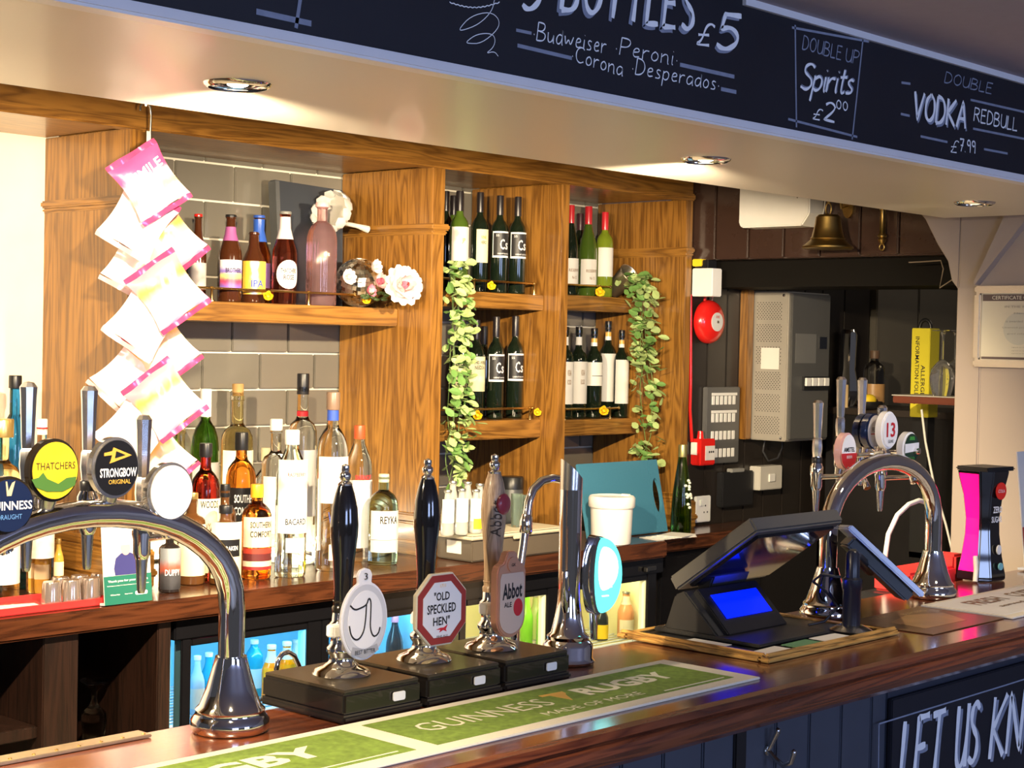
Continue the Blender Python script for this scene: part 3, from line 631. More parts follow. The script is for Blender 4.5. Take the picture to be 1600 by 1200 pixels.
def clipline(pts, wd, y): 
    q = [Vector((cx+a, y, cz+b)) for a, b in pts]
    for _ in range(2):
        r = [q[0]]
        for a, b in zip(q, q[1:]): r += [a.lerp(b, .25), a.lerp(b, .75)]
        q = r+[q[-1]]
    return ribbon(k, INK, q, wd, y, 'drawn_line')
clipline([(-.031, .026), (-.022, .018), (-.010, .020), (.002, .024), (.005, .034), (.010, .030), (.010, .010), (.009, -.012), (.016, -.026), (.026, -.022), (.029, -.012)], .0026, CY-.0075)
clipline([(-.032, -.004), (-.028, -.020), (-.016, -.028), (-.004, -.018), (0, .002), (.001, .024)], .0026, CY-.0076)
MB().prism([(-.028, -.046), (0, -.056), (.028, -.046), (.024, -.036), (0, -.042), (-.024, -.036)], .0006, (cx, CY-.0072, cz)).obj('clip_scroll', LT, k)
text_flat('BEST BITTER', k, INK, (cx, CY-.0078, cz-.045), (1, 0, 0), (0, 0, 1), .040, .006); text_flat('3', k, INK, (cx, CY-.0068, cz+.066), (1, 0, 0), (0, 0, 1), .007, .010)
c = p2; cx, cz = -.022, .138
octo = lambda s: [(s*x*1.10, s*y*.95) for x, y in ((.020, .056), (-.020, .056), (-.047, .026), (-.047, -.026), (-.020, -.056), (.020, -.056), (.047, -.026), (.047, .026))]
k = MB().prism(octo(1.05), .008, O3(cx, cz)).obj('pump_clip', nm('clip_edge_cream', (.70, .62, .45), .5), c, bevel=.001)
MB().prism(octo(1.0), .0007, (cx, CY-.0086, cz)).obj('clip_border', nm('clip_red', (.30, .035, .03), .4), k)
MB().prism(octo(.80), .0007, (cx, CY-.0092, cz)).obj('clip_face', CLIPW, k)
for s, z, w_, h_ in (('"OLD', .021, .034, .0135), ('SPECKLED', .002, .062, .0145), ('HEN"', -.017, .036, .0135)): text_flat(s, k, INK, (cx-.002, CY-.0098, cz+z), (1, 0, 0), (0, 0, 1), w_, h_, .02)
text_flat('1711', k, GOLDINK, (cx, CY-.0098, cz+.037), (1, 0, 0), (0, 0, 1), .012, .005)
MB().prism([(-.013, .001), (-.004, .003), (.004, .003), (.012, .007), (.008, .0), (.010, -.004), (.002, -.001), (-.006, -.004), (-.004, 0)], .0005, (cx, CY-.0098, cz-.031)).obj('printed_fox', REDINK, k)
text_flat('FINE ALE', k, INK, (cx, CY-.0098, cz-.041), (1, 0, 0), (0, 0, 1), .024, .003)
c = p3; cx, cz = -.036, .143
COPP = nm('rose_copper', (.80, .42, .27), .3, .6)
shield = [(q_*1.0, w_*1.10) for q_, w_ in [(.034, .036), (.030, .046), (.018, .050), (.014, .058), (.010, .066), (-.010, .066), (-.014, .058), (-.018, .050), (-.030, .046), (-.034, .036)]+[(.034*math.cos(a), -.030+.030*math.sin(a)) for a in [PI+PI*i/14 for i in range(15)]]]
k = MB().prism(shield, .016, (cx, CY+.004, cz)).obj('pump_clip', COPP, c, bevel=.002)
MB().prism([(a*.84, b*.84-.004) for a, b in shield if b < .052], .0008, (cx, CY-.0126, cz)).obj('clip_face', nm('clip_cream', (.62, .46, .36), .4), k)
text_flat('Abbot', k, INK, (cx, CY-.0132, cz+.010), (1, 0, .05), (0, 0, 1), .046, .026, .03); text_flat('ALE', k, INK, (cx-.010, CY-.0132, cz-.012), (1, 0, 0), (0, 0, 1), .018, .008, .02)
MB().prism(circle(.0105, 24, 1, 1.35), .001, (cx+.014, CY-.0132, cz-.018)).obj('red_seal', REDINK, k)
MB().prism(circle(.012, 20), .002, (cx, CY-.0125, cz+.052)).obj('clip_roundel', COPP, k)
text_flat('GK', k, INK, (cx, CY-.0150, cz+.052), (1, 0, 0), (0, 0, 1), .010, .005)
# word and wax seal on the oak handle
def hr(z):
    pf = [(q, p+.146) for q, p in handle_profile(.370-.146-.03)]
    return next((a0+(a1-a0)*(z-b0)/(b1-b0) for (a0, b0), (a1, b1) in zip(pf, pf[1:]) if b0 <= z <= b1), .015)+.0017
put_mesh(lettering('Abbot', .060, .018, .0), 'lettering', nm('burnt_brown_ink', (.05, .03, .02), .7), p3,
         lambda x, y: Vector((-.014-hr(.264+x)*math.cos(.95-y/.0195), -hr(.264+x)*math.sin(.95-y/.0195), .264+x)))
MB().lathe([(.0, .004), (.012, .0035), (.0155, .002), (.0175, .0), (.0175, -.004), (0, -.005)], 20, (-.0105, -.0205, .287), Matrix.Rotation(PI/2, 3, 'X') @ Matrix.Rotation(R(10), 3, 'Y')).obj('wax_seal', nm('wine_wax', (.30, .03, .05), .3, coat=.4), p3, smooth=40)

# ------------------------------------------------------------------ lager font with lit lens
lf = thing('lager_font', 'slim chrome lager font with slanted top and glowing turquoise lens', 'beer font', (2.183, 1.875, ZC))
MB().lathe([(.046, 0), (.048, .004), (.044, .010), (.044, .030), (.040, .036), (.036, .040), (.037, .046), (.030, .052), (.024, .080), (.020, .105), (.019, .13), (.0195, .30)], 32).obj('column', CHROME, lf, smooth=45)
mb = MB(); n = 28; ra = .0195
lo = [mb.bm.verts.new((ra*math.cos(2*PI*i/n), ra*math.sin(2*PI*i/n), .30)) for i in range(n)]
hi = [mb.bm.verts.new((ra*math.cos(2*PI*i/n), ra*math.sin(2*PI*i/n), .335-.9*ra*(math.cos(2*PI*i/n)*.9-math.sin(2*PI*i/n)*.5))) for i in range(n)]
for i in range(n): mb.bm.faces.new((lo[i], lo[(i+1) % n], hi[(i+1) % n], hi[i]))
mb.bm.faces.new(hi); mb.obj('slanted_head', STEEL, lf, smooth=45)
tq = nm('turquoise_lens', (.05, .55, .50), .2, emit=2.4, ecol=(.10, .72, .66)); tw_ = nm('white_lens_glow', (.9, .95, .95), .3, emit=3.6, ecol=(.95, 1., 1.))
lens = [(.041*math.cos(a)*(1 if math.cos(a) > 0 else .35), .068*math.sin(a)) for a in [2*PI*i/36 for i in range(36)]]
MB().prism(lens, .030, (.020, -.026, .155), (1, -.3, 0), (0, 0, 1)).obj('lens_housing', CHROME, lf, bevel=.003, smooth=40)
le = MB().prism([(a*.95, b*.95) for a, b in lens], .003, (.0195, -.0560, .155), (1, -.3, 0), (0, 0, 1)).obj('lens', tq, lf)
MB().prism([(a*.7+.0015, b*.55+.012) for a, b in lens], .0006, (.0185, -.0595, .155), (1, -.3, 0), (0, 0, 1)).obj('lens_glow', tw_, le)
for z, w_ in ((-.016, .020), (-.021, .018), (-.036, .012)): MB().prism([(-.001, z), (w_, z), (w_, z+.002), (-.001, z+.002)], .0006, (.0183, -.0602, .155), (1, -.3, 0), (0, 0, 1)).obj('lens_print', tw_, le)
MB().tube([(-.022, -.01, .16), (-.024, -.012, .11), (-.020, -.010, .09)], [.006, .008, .005]).obj('tap_body', CHROME, lf, smooth=50)
MB().tube([(.032, -.03, .095), (.033, -.03, .06), (.034, -.03, .04)], [.008, .007, .006]).obj('nozzle', CHROME, lf, smooth=50)

# swan neck pipe behind the pumps
p = at(812, 890, Y=1.99); sw = thing('swan_neck_spout', 'thin chrome swan neck spout rising behind the wooden pump', 'spout', (p.x, 1.99, ZC))
base = Vector((p.x, 1.99, ZC))
pts = [at(*q, Y=1.99)-base for q in ((806, 960), (812, 890), (818, 850), (822, 815), (826, 785), (833, 765), (846, 752), (862, 747), (877, 749), (884, 757))]
pts = [Vector((pts[0].x, 0, -.06))]+pts
MB().tube(pts, .0078, 14).obj('pipe', CHROME, sw, smooth=60)
q = pts[4]; MB().tube([q+Vector((-.001, 0, -.022)), q+Vector((0, 0, -.018)), q, q+Vector((.002, 0, .01)), q+Vector((.003, 0, .012))], [.0095, .0115, .0115, .0095, .008], 16).obj('collar', CHROME, sw, smooth=50)
MB().box((pts[0].x, -.02, -.055), (.03, .06, .03)).obj('bracket', STEEL, sw, bevel=.003)
p = at(443, 1040, Y=2.02); sw2 = tag(MB().tube([at(*q, Y=2.02) for q in ((432, 1062), (432, 1045), (434, 1032), (441, 1022), (450, 1019), (460, 1025), (467, 1040), (471, 1058), (473, 1085), (474, 1120))], .0042, 10).lathe([(.006, 0), (.0065, .012), (.005, .014)], 12, at(432, 1062, Y=2.02)).obj('rinse_spout', CHROME, smooth=60),
    'small chrome hooked spout behind the first hand pump', 'spout')

# ------------------------------------------------------------------ arched beer fonts
def font_base(): return [(.052, 0), (.055, .004), (.055, .016), (.050, .022), (.048, .026), (.049, .030), (.043, .036), (.034, .060), (.026, .088), (.022, .102), (.022, .104)]
LENSM = {}
def arch_font(label, x0, x1, top, yb, taps):
    t = thing('beer_font', label, 'beer font', ((x0+x1)/2, yb, ZC))
    w = (x1-x0)/2; rt = .0185
    pts = [(-w, 0, .09), (-w, 0, .12), (-w, 0, .16)]
    r_ = top-.17
    for i in range(21): a = PI-PI*i/20; pts.append((w*math.cos(a), 0, .17+r_*math.sin(a)**.9 if 0 < i < 20 else .17))
    pts += [(w, 0, .16), (w, 0, .12), (w, 0, .09)]
    MB().tube(pts, rt, 24).obj('arch', CHROME, t, smooth=60)
    for x in (-w, w): MB().lathe(font_base(), 36, (x, 0, 0)).obj('foot', CHROME, t, smooth=45)
    for tp in taps: tp(t)
    return t
def tap(t, x, y, z, hh, lens=None, spout=True):
    """one tap: bar stub, valve body, tapered handle, spout; a lens on its bracket is a part of the font too"""
    b = MB().lathe([(.009, -.038), (.012, -.030), (.012, -.012), (.014, -.004), (.014, .012), (.010, .020), (.010, .034)], 20, (x, y, z)).obj('tap_body', CHROME, t, smooth=45)
    MB().lathe([(.0105, .020), (.011, .024), (.011, .032), (.009, .034)], 20, (x, y, z)).obj('collar', BLACKP, b, smooth=45)
    MB().lathe([(.009, .034), (.011, .052), (.010, .070), (.008, .074), (.0085, .080), (.0105, .074+hh*.75), (.0115, .074+hh*.93), (.007, .074+hh), (0, .075+hh)], 8, (x, y, z)).obj('handle', nm('satin_chrome', (.80, .79, .80), .22, 1.), t, smooth=25)
    if spout: MB().lathe([(.0045, -.085), (.006, -.080), (.008, -.045), (.009, -.036)], 16, (x, y, z)).obj('spout', STEEL, t, smooth=45)
    if abs(y) > .03: MB().tube([(x, y, z-.01), (x+.02, y*.5, z-.006), (x+.03, 0, z+.0)], [.006, .005, .007], 10).obj('arm', CHROME, t, smooth=50)
def lens(t, x, y, z, rx, rz, rim, face, extra=None, turn=0., thick=.016):
    U_, V_ = Vector((math.cos(turn), math.sin(turn), 0)), Vector((0, 0, 1)); Nn = U_.cross(V_)
    O = Vector((x, y, z))
    h = MB().prism(circle(1, 40, rx, rz), thick, O, U_, V_).obj('lens', rim, t, bevel=.003, smooth=40)
    f = MB().prism(circle(1, 40, rx*.90, rz*.90), .001, O+Nn*(thick+.0002), U_, V_).obj('lens_face', face, h)
    if extra: extra(h, O+Nn*(thick+.0014), U_, V_)
    MB().tube([O+V_*(-rz*.9), O+V_*(-rz*1.35)-Nn*.004], [.012, .009], 12).obj('lens_stem', STEEL, h, smooth=50)
RIMK = nm('lens_rim_dark', (.06, .045, .03), .12, .6); RIMC = nm('lens_rim_chrome', (.7, .66, .6), .1, .9)
def MBp(h, mat, O, U_, V_, pts, d=.0006, nme='lens_print'): return MB().prism(pts, d, O, U_, V_).obj(nme, mat, h)
def thatch(h, O, U_, V_):
    text_flat('THATCHERS', h, nm('brown_ink', (.12, .06, .01), .5), O+V_*.006+U_*.0, U_, V_, .056, .009)
    MBp(h, nm('hill_green', (.08, .20, .03), .4), O, U_, V_, [(-.034, -.010), (-.024, -.008), (-.018, -.002), (-.012, -.010), (.004, -.017), (.016, -.010), (.030, -.009), (.028, -.020), (.010, -.027), (-.012, -.026), (-.028, -.020)])
def strong(h, O, U_, V_):
    text_flat('STRONGBOW', h, WINK, O-V_*.006+U_*.002, U_, V_, .056, .012, .03); text_flat('ORIGINAL', h, GOLDINK, O-V_*.018+U_*.004, U_, V_, .034, .006, .01)
    MBp(h, GOLDINK, O, U_, V_, [(-.020, .016), (-.008, .017), (-.010, .010), (-.012, .006), (.022, .016), (-.006, .027), (-.008, .022), (-.020, .020)])
    MBp(h, BLACKP, O+U_.cross(V_)*.0007, U_, V_, [(-.004, .013), (.012, .0165), (-.002, .022)])
def guin(h, O, U_, V_):
    text_flat('GUINNESS', h, WINK, O+V_*.0, U_, V_, .062, .011, .02); text_flat('DRAUGHT', h, nm('pale_blue_ink', (.15, .35, .7), .5), O-V_*.014, U_, V_, .034, .006)
    MBp(h, nm('pale_gold', (.8, .65, .35), .4), O, U_, V_, [(-.006, .030), (-.004, .012), (.002, .012), (.007, .030), (.003, .028), (-.002, .018), (-.004, .030)])
BLK = nm('lens_black', (.012, .012, .014), .08, coat=.6); YLW = nm('lens_yellow', (.88, .60, .03), .18, coat=.5, var=.3, vscale=30); WHT = nm('lens_white', (.93, .92, .90), .2, coat=.4); NVY = nm('lens_navy', (.012, .022, .07), .1, coat=.6)
bL = at(343, 1135, Z=ZC)
FB = 1.862; FXr = 1.444; FXl = .98
def g(x, y, Yw):  # position on a plane of the room, in the font's own frame
    return at(x, y, Y=Yw)-Vector(((FXl+FXr)/2, FB, ZC))
def LT1(t):
    for (x, y, hh) in ((42, 790, .085), (137, 790, .085), (222, 830, .085)):
        q = g(x, y, 1.91); tap(t, q.x, q.y, q.z, hh)
    for c_, rx, rz, rim, face, ex in (((14, 790), .036, .036, RIMK, NVY, guin), ((86, 735), .036, .040, RIMK, YLW, thatch), ((182, 731), .036, .040, RIMC, BLK, strong), ((268, 769), .037, .040, RIMC, WHT, None)):
        q = g(*c_, 1.842); lens(t, q.x, q.y+.016, q.z, rx, rz, rim, face, ex)
        MB().tube([(q.x, q.y+.018, q.z-.03), (q.x+.005, .0, q.z-.05), (q.x+.01, .0, q.z-.06)], [.008, .008, .009], 10).obj('lens_arm', CHROME, t, smooth=50)
arch_font('big arched chrome beer font carrying cider and stout lenses beside the hand pumps', FXl, FXr, .318, FB, [LT1])

FB2 = 1.838; GXl, GXr = 2.955, 3.394
def g2(x, y, Yw): return at(x, y, Y=Yw)-Vector(((GXl+GXr)/2, FB2, ZC))
def amst(h, O, U_, V_):
    text_flat('AMSTEL', h, INK, O+V_*.004, U_, V_, .044, .010, .02)
    MBp(h, REDINK, O, U_, V_, [(.031*math.cos(a), -.004+.034*math.sin(a)) for a in [PI+PI*i/16 for i in range(17)]]); text_flat('BEER', h, WINK, O-V_*.012+U_.cross(V_)*.0008, U_, V_, .022, .006)
def elvn(h, O, U_, V_): text_flat('FELINFOEL'[:5], h, INK, O+V_*.004, U_, V_, .036, .010, .01); MBp(h, REDINK, O-V_*.006, U_, V_, [(-.022, 0), (.022, 0), (.022, .002), (-.022, .002)])
def thir(h, O, U_, V_): text_flat('13', h, REDINK, O+V_*.001, U_, V_, .036, .032, .02); text_flat('GUNS', h, INK, O-V_*.024, U_, V_, .022, .007)
def carl(h, O, U_, V_):
    MBp(h, WINK, O, U_, V_, [(-.030, -.010), (.030, -.006), (.030, .012), (-.030, .010)]); text_flat('PILSNER', h, nm('green_ink', (.05, .3, .05), .4), O-V_*.022, U_, V_, .026, .006)
    MBp(h, nm('green_ink', (.05, .3, .05), .4), O, U_, V_, [(-.012, .018), (.012, .018), (.009, .026), (-.009, .026)])
SALM = nm('lens_salmon', (.72, .42, .38), .2, coat=.4)
def RT1(t):
    for (x, y, hh, Yw) in ((1276, 738, .080, 1.93), (1312, 705, .088, 1.93), (1345, 700, .085, 1.97), (1376, 740, .08, 1.93)):
        q = g2(x, y, Yw); tap(t, q.x, q.y, q.z, hh)
    for c_, rx, rz, rim, face, ex, yw in (((1321, 705), .031, .040, SALM, WHT, amst, 1.90), ((1352, 674), .040, .040, NVY, NVY, None, 1.93), ((1363, 674), .036, .040, NVY, nm('lens_grey', (.62, .6, .62), .3), elvn, 1.90), ((1386, 672), .034, .041, WHT, WHT, thir, 1.86), ((1419, 700), .034, .036, WHT, nm('lens_green_black', (.02, .05, .03), .2), carl, 1.86)):
        q = g2(*c_, yw); lens(t, q.x, q.y+.012, q.z, rx, rz, rim, face, ex, thick=.02)
        MB().tube([(q.x, q.y+.012, q.z-.03), (q.x-.005, .01, q.z-.06), (q.x-.01, 0, q.z-.075)], [.008, .007, .008], 10).obj('lens_arm', CHROME, t, smooth=50)
arch_font('arched chrome beer font beyond the till carrying red, navy and green lenses', GXl, GXr, .313, FB2, [RT1])
# ------------------------------------------------------------------ bottles
KINDS = {
 'wine': [(.88, 0), (.97, .008), (1, .02), (1, .615), (.98, .65), (.90, .69), (.68, .728), (.46, .755), (.375, .785), (.35, .82), (.34, .93), (.40, .935), (.40, .965), (.34, .97), (.34, 1)],
 'burgundy': [(.88, 0), (.97, .008), (1, .02), (1, .48), (.95, .55), (.78, .64), (.55, .72), (.40, .79), (.36, .84), (.34, .93), (.40, .935), (.40, .965), (.34, .97), (.34, 1)],
 'beer': [(.86, 0), (.97, .01), (1, .03), (1, .52), (.96, .58), (.78, .66), (.55, .74), (.44, .82), (.40, .95), (.46, .955), (.46, .975), (.40, .98), (.40, .99)],
 'round': [(.90, 0), (.98, .01), (1, .025), (1, .62), (.97, .68), (.85, .735), (.62, .775), (.42, .80), (.36, .83), (.34, .93), (.40, .935), (.40, .95), (.34, .955), (.34, .97)],
 'square': [(.92, 0), (.99, .01), (1, .02), (1, .66), (.97, .70), (.80, .735), (.50, .755), (.38, .775), (.36, .90), (.42, .905), (.42, .93), (.36, .935), (.36, .95)],
 'tall': [(.90, 0), (.98, .01), (1, .025), (1, .68), (.95, .73), (.75, .79), (.50, .85), (.40, .88), (.38, .97)],
 'gin': [(.92, 0), (.99, .01), (1, .02), (1, .60), (.98, .66), (.90, .72), (.70, .775), (.45, .805), (.34, .82), (.33, .94), (.38, .945), (.38, .97)],
 'slim': [(.9, 0), (.98, .01), (1, .025), (.98, .25), (.88, .45), (.70, .62), (.50, .78), (.34, .90), (.32, .99)],
 'mixer': [(.88, 0), (.97, .02), (1, .05), (1, .42), (.92, .55), (.66, .72), (.50, .84), (.46, .92), (.54, .93), (.54, .96)],
}
FACE = -PI/2
def lathe_arc(prof, a0, a1, n):
    mb = MB(); rings = [[mb.bm.verts.new((r*math.cos(a0+(a1-a0)*i/n), r*math.sin(a0+(a1-a0)*i/n), z)) for i in range(n+1)] for r, z in prof]
    for p, q in zip(rings, rings[1:]):
        for i in range(n): mb.bm.faces.new((p[i], p[i+1], q[i+1], q[i]))
    return mb
def bottle(label, kind, pos, h, r, glass, cap=None, lab=None, texts=(), neck=None, cap_h=.07, group=None, name='bottle', ribs=0, cap_r=None, extra=None, rz=0., span=78, n=28, lab2=None):
    """lab = (z0, z1, material) as fractions of h; texts = [(words, z, width, height, material)] fractions of h / r"""
    t = thing(name, label, 'bottle', (pos[0], pos[1], pos[2]+.0008), rz-.30, group=group)
    prof = [(a*r, b*h) for a, b in KINDS[kind]]
    MB().lathe(prof, n if not ribs else 72, ribs=ribs, amp=.018 if ribs else 0).obj('glass', glass, t, smooth=40)
    top = h; rc = cap_r*r if cap_r else (KINDS[kind][-1][0]+.09)*r
    if cap is not None:
        MB().lathe([(rc*.98, top-cap_h*h), (rc, top-cap_h*h+.002), (rc, top-.003), (rc*.94, top), (0, top+.0004)], 20).obj('cap', cap, t, smooth=40)
    for l in ([lab] if lab else [])+([lab2] if lab2 else []):
        a = R(span if len(l) < 4 else l[3]); rr = r*1.012+.0002*(1 if l is lab2 else 0)
        lathe_arc([(rr, l[0]*h), (rr, l[1]*h)], FACE-a, FACE+a, 16).obj('label', l[2], t, smooth=60)
    if neck is not None:
        z0, z1, mt = neck
        rad = lambda f: max([KINDS[kind][0][0]]+[0]) if False else next((a1+(a0-a1)*(b1-f)/(b1-b0+1e-9) for (a0, b0), (a1, b1) in zip(KINDS[kind], KINDS[kind][1:]) if b0 <= f <= b1), .36)
        lathe_arc([(rad(z0)*r*1.04, z0*h), (rad((z0+z1)/2)*r*1.04, (z0+z1)/2*h), (rad(z1)*r*1.04, z1*h)], FACE-PI, FACE+PI, 20).obj('neck_label', mt, t, smooth=60)
    for s, z, w, hh, mt in texts: text_round(s, t, mt, r*1.022+.0003, z*h, FACE, w*r, hh*h*1.1, .018)
    if extra: extra(t, h, r)
    return t
def stand(x, ytop, w, Y, zs, yb=None):
    """foot, height and radius of a bottle standing on the surface zs in the row Y"""
    p = at(x, ytop, Y=Y); return (p.x, Y, zs), p.z-zs, px(w, p)/2
# --- beers, cider and pink gin on the shelf of the tiled alcove
za = 1.75
def beer(label, x, yt, w, Y, glass, kind='beer', **k):
    pos, h, r = stand(x, yt, w, Y, za); return bottle(label, kind, pos, h, r, glass, **k)
PURP = split_mat('purple_beer_label', [(0, (.75, .70, .80)), (.12, (.20, .13, .55)), (.34, (.55, .06, .14)), (.54, (.78, .70, .25)), (.66, (.25, .17, .60)), (.86, (.85, .82, .88))], 'Z', noise=.10)
ORNG = split_mat('orange_beer_label', [(0, (.85, .35, .05)), (.35, (.92, .55, .06)), (.55, (.93, .88, .80)), (.75, (.92, .58, .08))], 'X', noise=.35)
ROSL = nm('rose_label_cream', (.86, .76, .74), .5)
beer('brown beer bottle with a red cap half behind the hanging packets', 310, 335, 27, 3.86, BROWNG, cap=RED, cap_h=.03, lab=(.14, .44, nm('pale_beer_label', (.55, .50, .45), .5)))
beer('brown beer bottle with a purple and crimson label and dark cap', 361, 336, 36, 3.81, BROWNG, cap=BLACKP, cap_h=.03, lab=(.14, .48, PURP), neck=(.70, .86, nm('purple_neck', (.38, .10, .30), .4)), texts=[('BROTHERS', .36, 1.5, .05, INK)])
beer('amber beer bottle with a blue foil neck standing behind the orange label', 405, 337, 38, 3.90, AMBER, cap=nm('blue_cap', (.03, .09, .42), .35), cap_h=.03, lab=(.18, .46, nm('violet_label', (.25, .14, .38), .5)), neck=(.70, .955, nm('blue_foil', (.03, .10, .45), .3)))
beer('brown ale bottle with an orange and white IPA label', 397, 362, 38, 3.815, BROWNG, cap=None, lab=(.12, .58, ORNG), texts=[('IPA', .27, 1.1, .09, BLUEINK)])
def oval(t, h, r):
    mb = MB(); n = 24; rr = r*1.02; prev = None
    for f in (.05, .35, .7, 1):
        ring = [mb.bm.verts.new((rr*math.sin(1.05*f*math.cos(q)), -rr*math.cos(1.05*f*math.cos(q)), .32*h+.155*h*f*math.sin(q))) for q in [2*PI*i/n for i in range(n)]]
        if prev: [mb.bm.faces.new((prev[i], prev[(i+1) % n], ring[(i+1) % n], ring[i])) for i in range(n)]
        else: mb.bm.faces.new(ring)
        prev = ring
    mb.obj('label', ROSL, t, smooth=60)
beer('rose cider bottle with a white neck band and oval cream label', 446, 331, 39, 3.82, ROSEG, cap=nm('grey_cap', (.22, .22, .20), .35), cap_h=.03, neck=(.70, .94, ROSL), extra=oval, texts=[('THATCHERS', .36, 1.4, .045, INK), ('ROSE', .29, .9, .05, INK)])
beer('tall ribbed pink gin bottle with a pale stopper', 504, 317, 47, 3.825, PINKG, 'gin', cap=nm('pink_stopper', (.72, .45, .45), .3), cap_h=.045, ribs=24)
# --- wine shelves
def wine(label, x, yt, w, Y, zs, glass, kind='wine', rz=0., **k):
    pos, h, r = stand(x, yt, w, Y, zs); return bottle(label, kind, pos, h, r, glass, rz=rz, **k)
CSL = nm('cs_label_black', (.018, .018, .020), .45); CAPK = nm('black_capsule', (.014, .011, .013), .3); CAPR = nm('red_capsule', (.55, .02, .03), .28, coat=.3)
IVORY = nm('ivory_label', (.74, .71, .63), .6); YELL = nm('pale_yellow_label', (.82, .76, .46), .6)
def cs(label, x, yt, Y, zs, group='black label Cs wines'):
    def ex(t, h, r):
        rr = r*1.018; a = R(80)
        for z0, z1 in ((.615, .632), (.365, .385)): lathe_arc([(rr, z0*h), (rr, z1*h)], FACE-a, FACE+a, 14).obj('label_border', WINK, t)
        for q in (-a, a-.12): lathe_arc([(rr, .365*h), (rr, .632*h)], FACE+q, FACE+q+.12, 3).obj('label_border', WINK, t)
        text_round('C', t, WINK, r*1.024, .50*h, FACE-.16, .56*r, .105*h, .012); text_round('s', t, WINK, r*1.024, .482*h, FACE+.42, .42*r, .068*h, .012)
        text_round('55', t, WINK, r*1.024, .59*h, FACE-.72, .38*r, .022*h); text_round('20', t, WINK, r*1.024, .59*h, FACE+.95, .38*r, .022*h)
        text_round('CABERNET SAUVIGNON', t, WINK, r*1.024, .405*h, FACE+.1, 1.7*r, .014*h)
    return wine(label, x, yt, 27, Y, zs, DKGREEN, cap=CAPK, cap_h=.20, cap_r=.41, lab=(.365, .632, CSL, 80), extra=ex, group=group)
zb, zc_, zd, ze = 1.812, 1.401, 1.825, 1.387
wine('dark wine bottle with a black capsule at the upright end of the upper shelf', 697, 299, 27, 3.84, zb, DKGREEN, cap=CAPK, cap_h=.20, cap_r=.41)
wine('olive green wine bottle with a white crested label behind the trailing leaves', 719, 299, 30, 3.745, zb, OLIVE, cap=CAPK, cap_h=.20, cap_r=.41, lab=(.30, .64, IVORY), texts=[('JP', .50, .4, .05, GOLDINK)])
wine('green wine bottle without a visible label second row of the upper shelf', 709, 306, 28, 3.90, zb, OLIVE, cap=CAPK, cap_h=.20, cap_r=.41)
wine('dark wine bottle with a narrow pale yellow label on the upper shelf', 751, 301, 27, 3.78, zb, DKGREEN, cap=CAPK, cap_h=.20, cap_r=.41, lab=(.30, .63, YELL, 50), texts=[('VINE', .55, .7, .03, nm('olive_ink', (.35, .30, .05), .6)), ('HERO', .50, .7, .03, INK)])
cs('black Cs labelled wine bottle on the upper shelf beside the pale yellow label', 782, 306, 3.75, zb); cs('black Cs labelled wine bottle on the upper shelf nearest the oak divider', 810, 308, 3.73, zb)
for i, (x, yt, yy) in enumerate(((723, 498, 3.86), (745, 500, 3.775))):
    wine(('wine bottle with a pale yellow lettered label on the lower shelf touching the leaves', 'wine bottle with a pale yellow lettered label next to the lower Cs bottles')[i], x, yt, 29, yy, zc_, DKGREEN, cap=CAPK, cap_h=.20, cap_r=.41,
         lab=(.28, .63, YELL), texts=[('THIS WINE', .57, 1.5, .035, INK), ('NEEDS A', .52, 1.2, .035, INK)], group='pale yellow label wines')
cs('black Cs labelled wine bottle on the lower shelf beside the yellow labels', 776, 495, 3.75, zc_); cs('black Cs labelled wine bottle on the lower shelf nearest the oak divider', 806, 494, 3.77, zc_)
wine('dark unlabelled wine bottle at the back of the lower shelf', 757, 510, 27, 3.87, zc_, DKGREEN, cap=CAPK, cap_h=.2, cap_r=.41)
# red capsules
RL = [('RESERVE', .28, 1.4, .03, nm('brown_print', (.30, .20, .12), .6)), ('No 12', .20, .6, .03, nm('brown_print', (.30, .20, .12), .6))]
wine('dark red capped wine bottle with a cream label against the oak divider', 893, 321, 26, 3.90, zd, DKGREEN, 'burgundy', cap=CAPR, cap_h=.20, cap_r=.41, lab=(.13, .41, IVORY), texts=RL, group='red capped wines')
wine('dark wine bottle with a brown capsule behind the red capped pair', 907, 334, 26, 3.97, zd, DKGREEN, 'burgundy', cap=nm('brown_capsule', (.06, .02, .03), .35), cap_h=.20, cap_r=.41)
wine('green red capped wine bottle with a cream label in the middle of the shelf', 920, 323, 29, 3.89, zd, OLIVE, 'burgundy', cap=CAPR, cap_h=.20, cap_r=.41, lab=(.13, .41, IVORY), texts=RL, group='red capped wines')
wine('bright green red capped wine bottle with a tall white label beside the tin pot', 946, 332, 27, 3.878, zd, nm('lime_wine_glass', (.16, .22, .015), .06, coat=.7), cap=CAPR, cap_h=.21, cap_r=.41, lab=(.24, .58, PAPER))
GOLDF = split_mat('gold_neck_band', [(0, (.85, .84, .80)), (.45, (.80, .45, .10)), (.9, (.30, .2, .1))], 'Z', .35)
W5 = [('white banded wine bottle closest to the oak divider on the lowest shelf', 884, 511, PAPER, IVORY, .30, .62), ('white banded wine bottle second from the oak divider on the lowest shelf', 905, 511, PAPER, IVORY, .30, .62),
      ('white banded wine bottle with a black striped short label', 929, 513, GOLDF, IVORY, .36, .62), ('gold necked wine bottle standing taller with a big white label', 951, 502, GOLDF, PAPER, .16, .66), ('gold necked wine bottle with a big white label beside the trailing leaves', 972, 516, GOLDF, PAPER, .16, .66)]
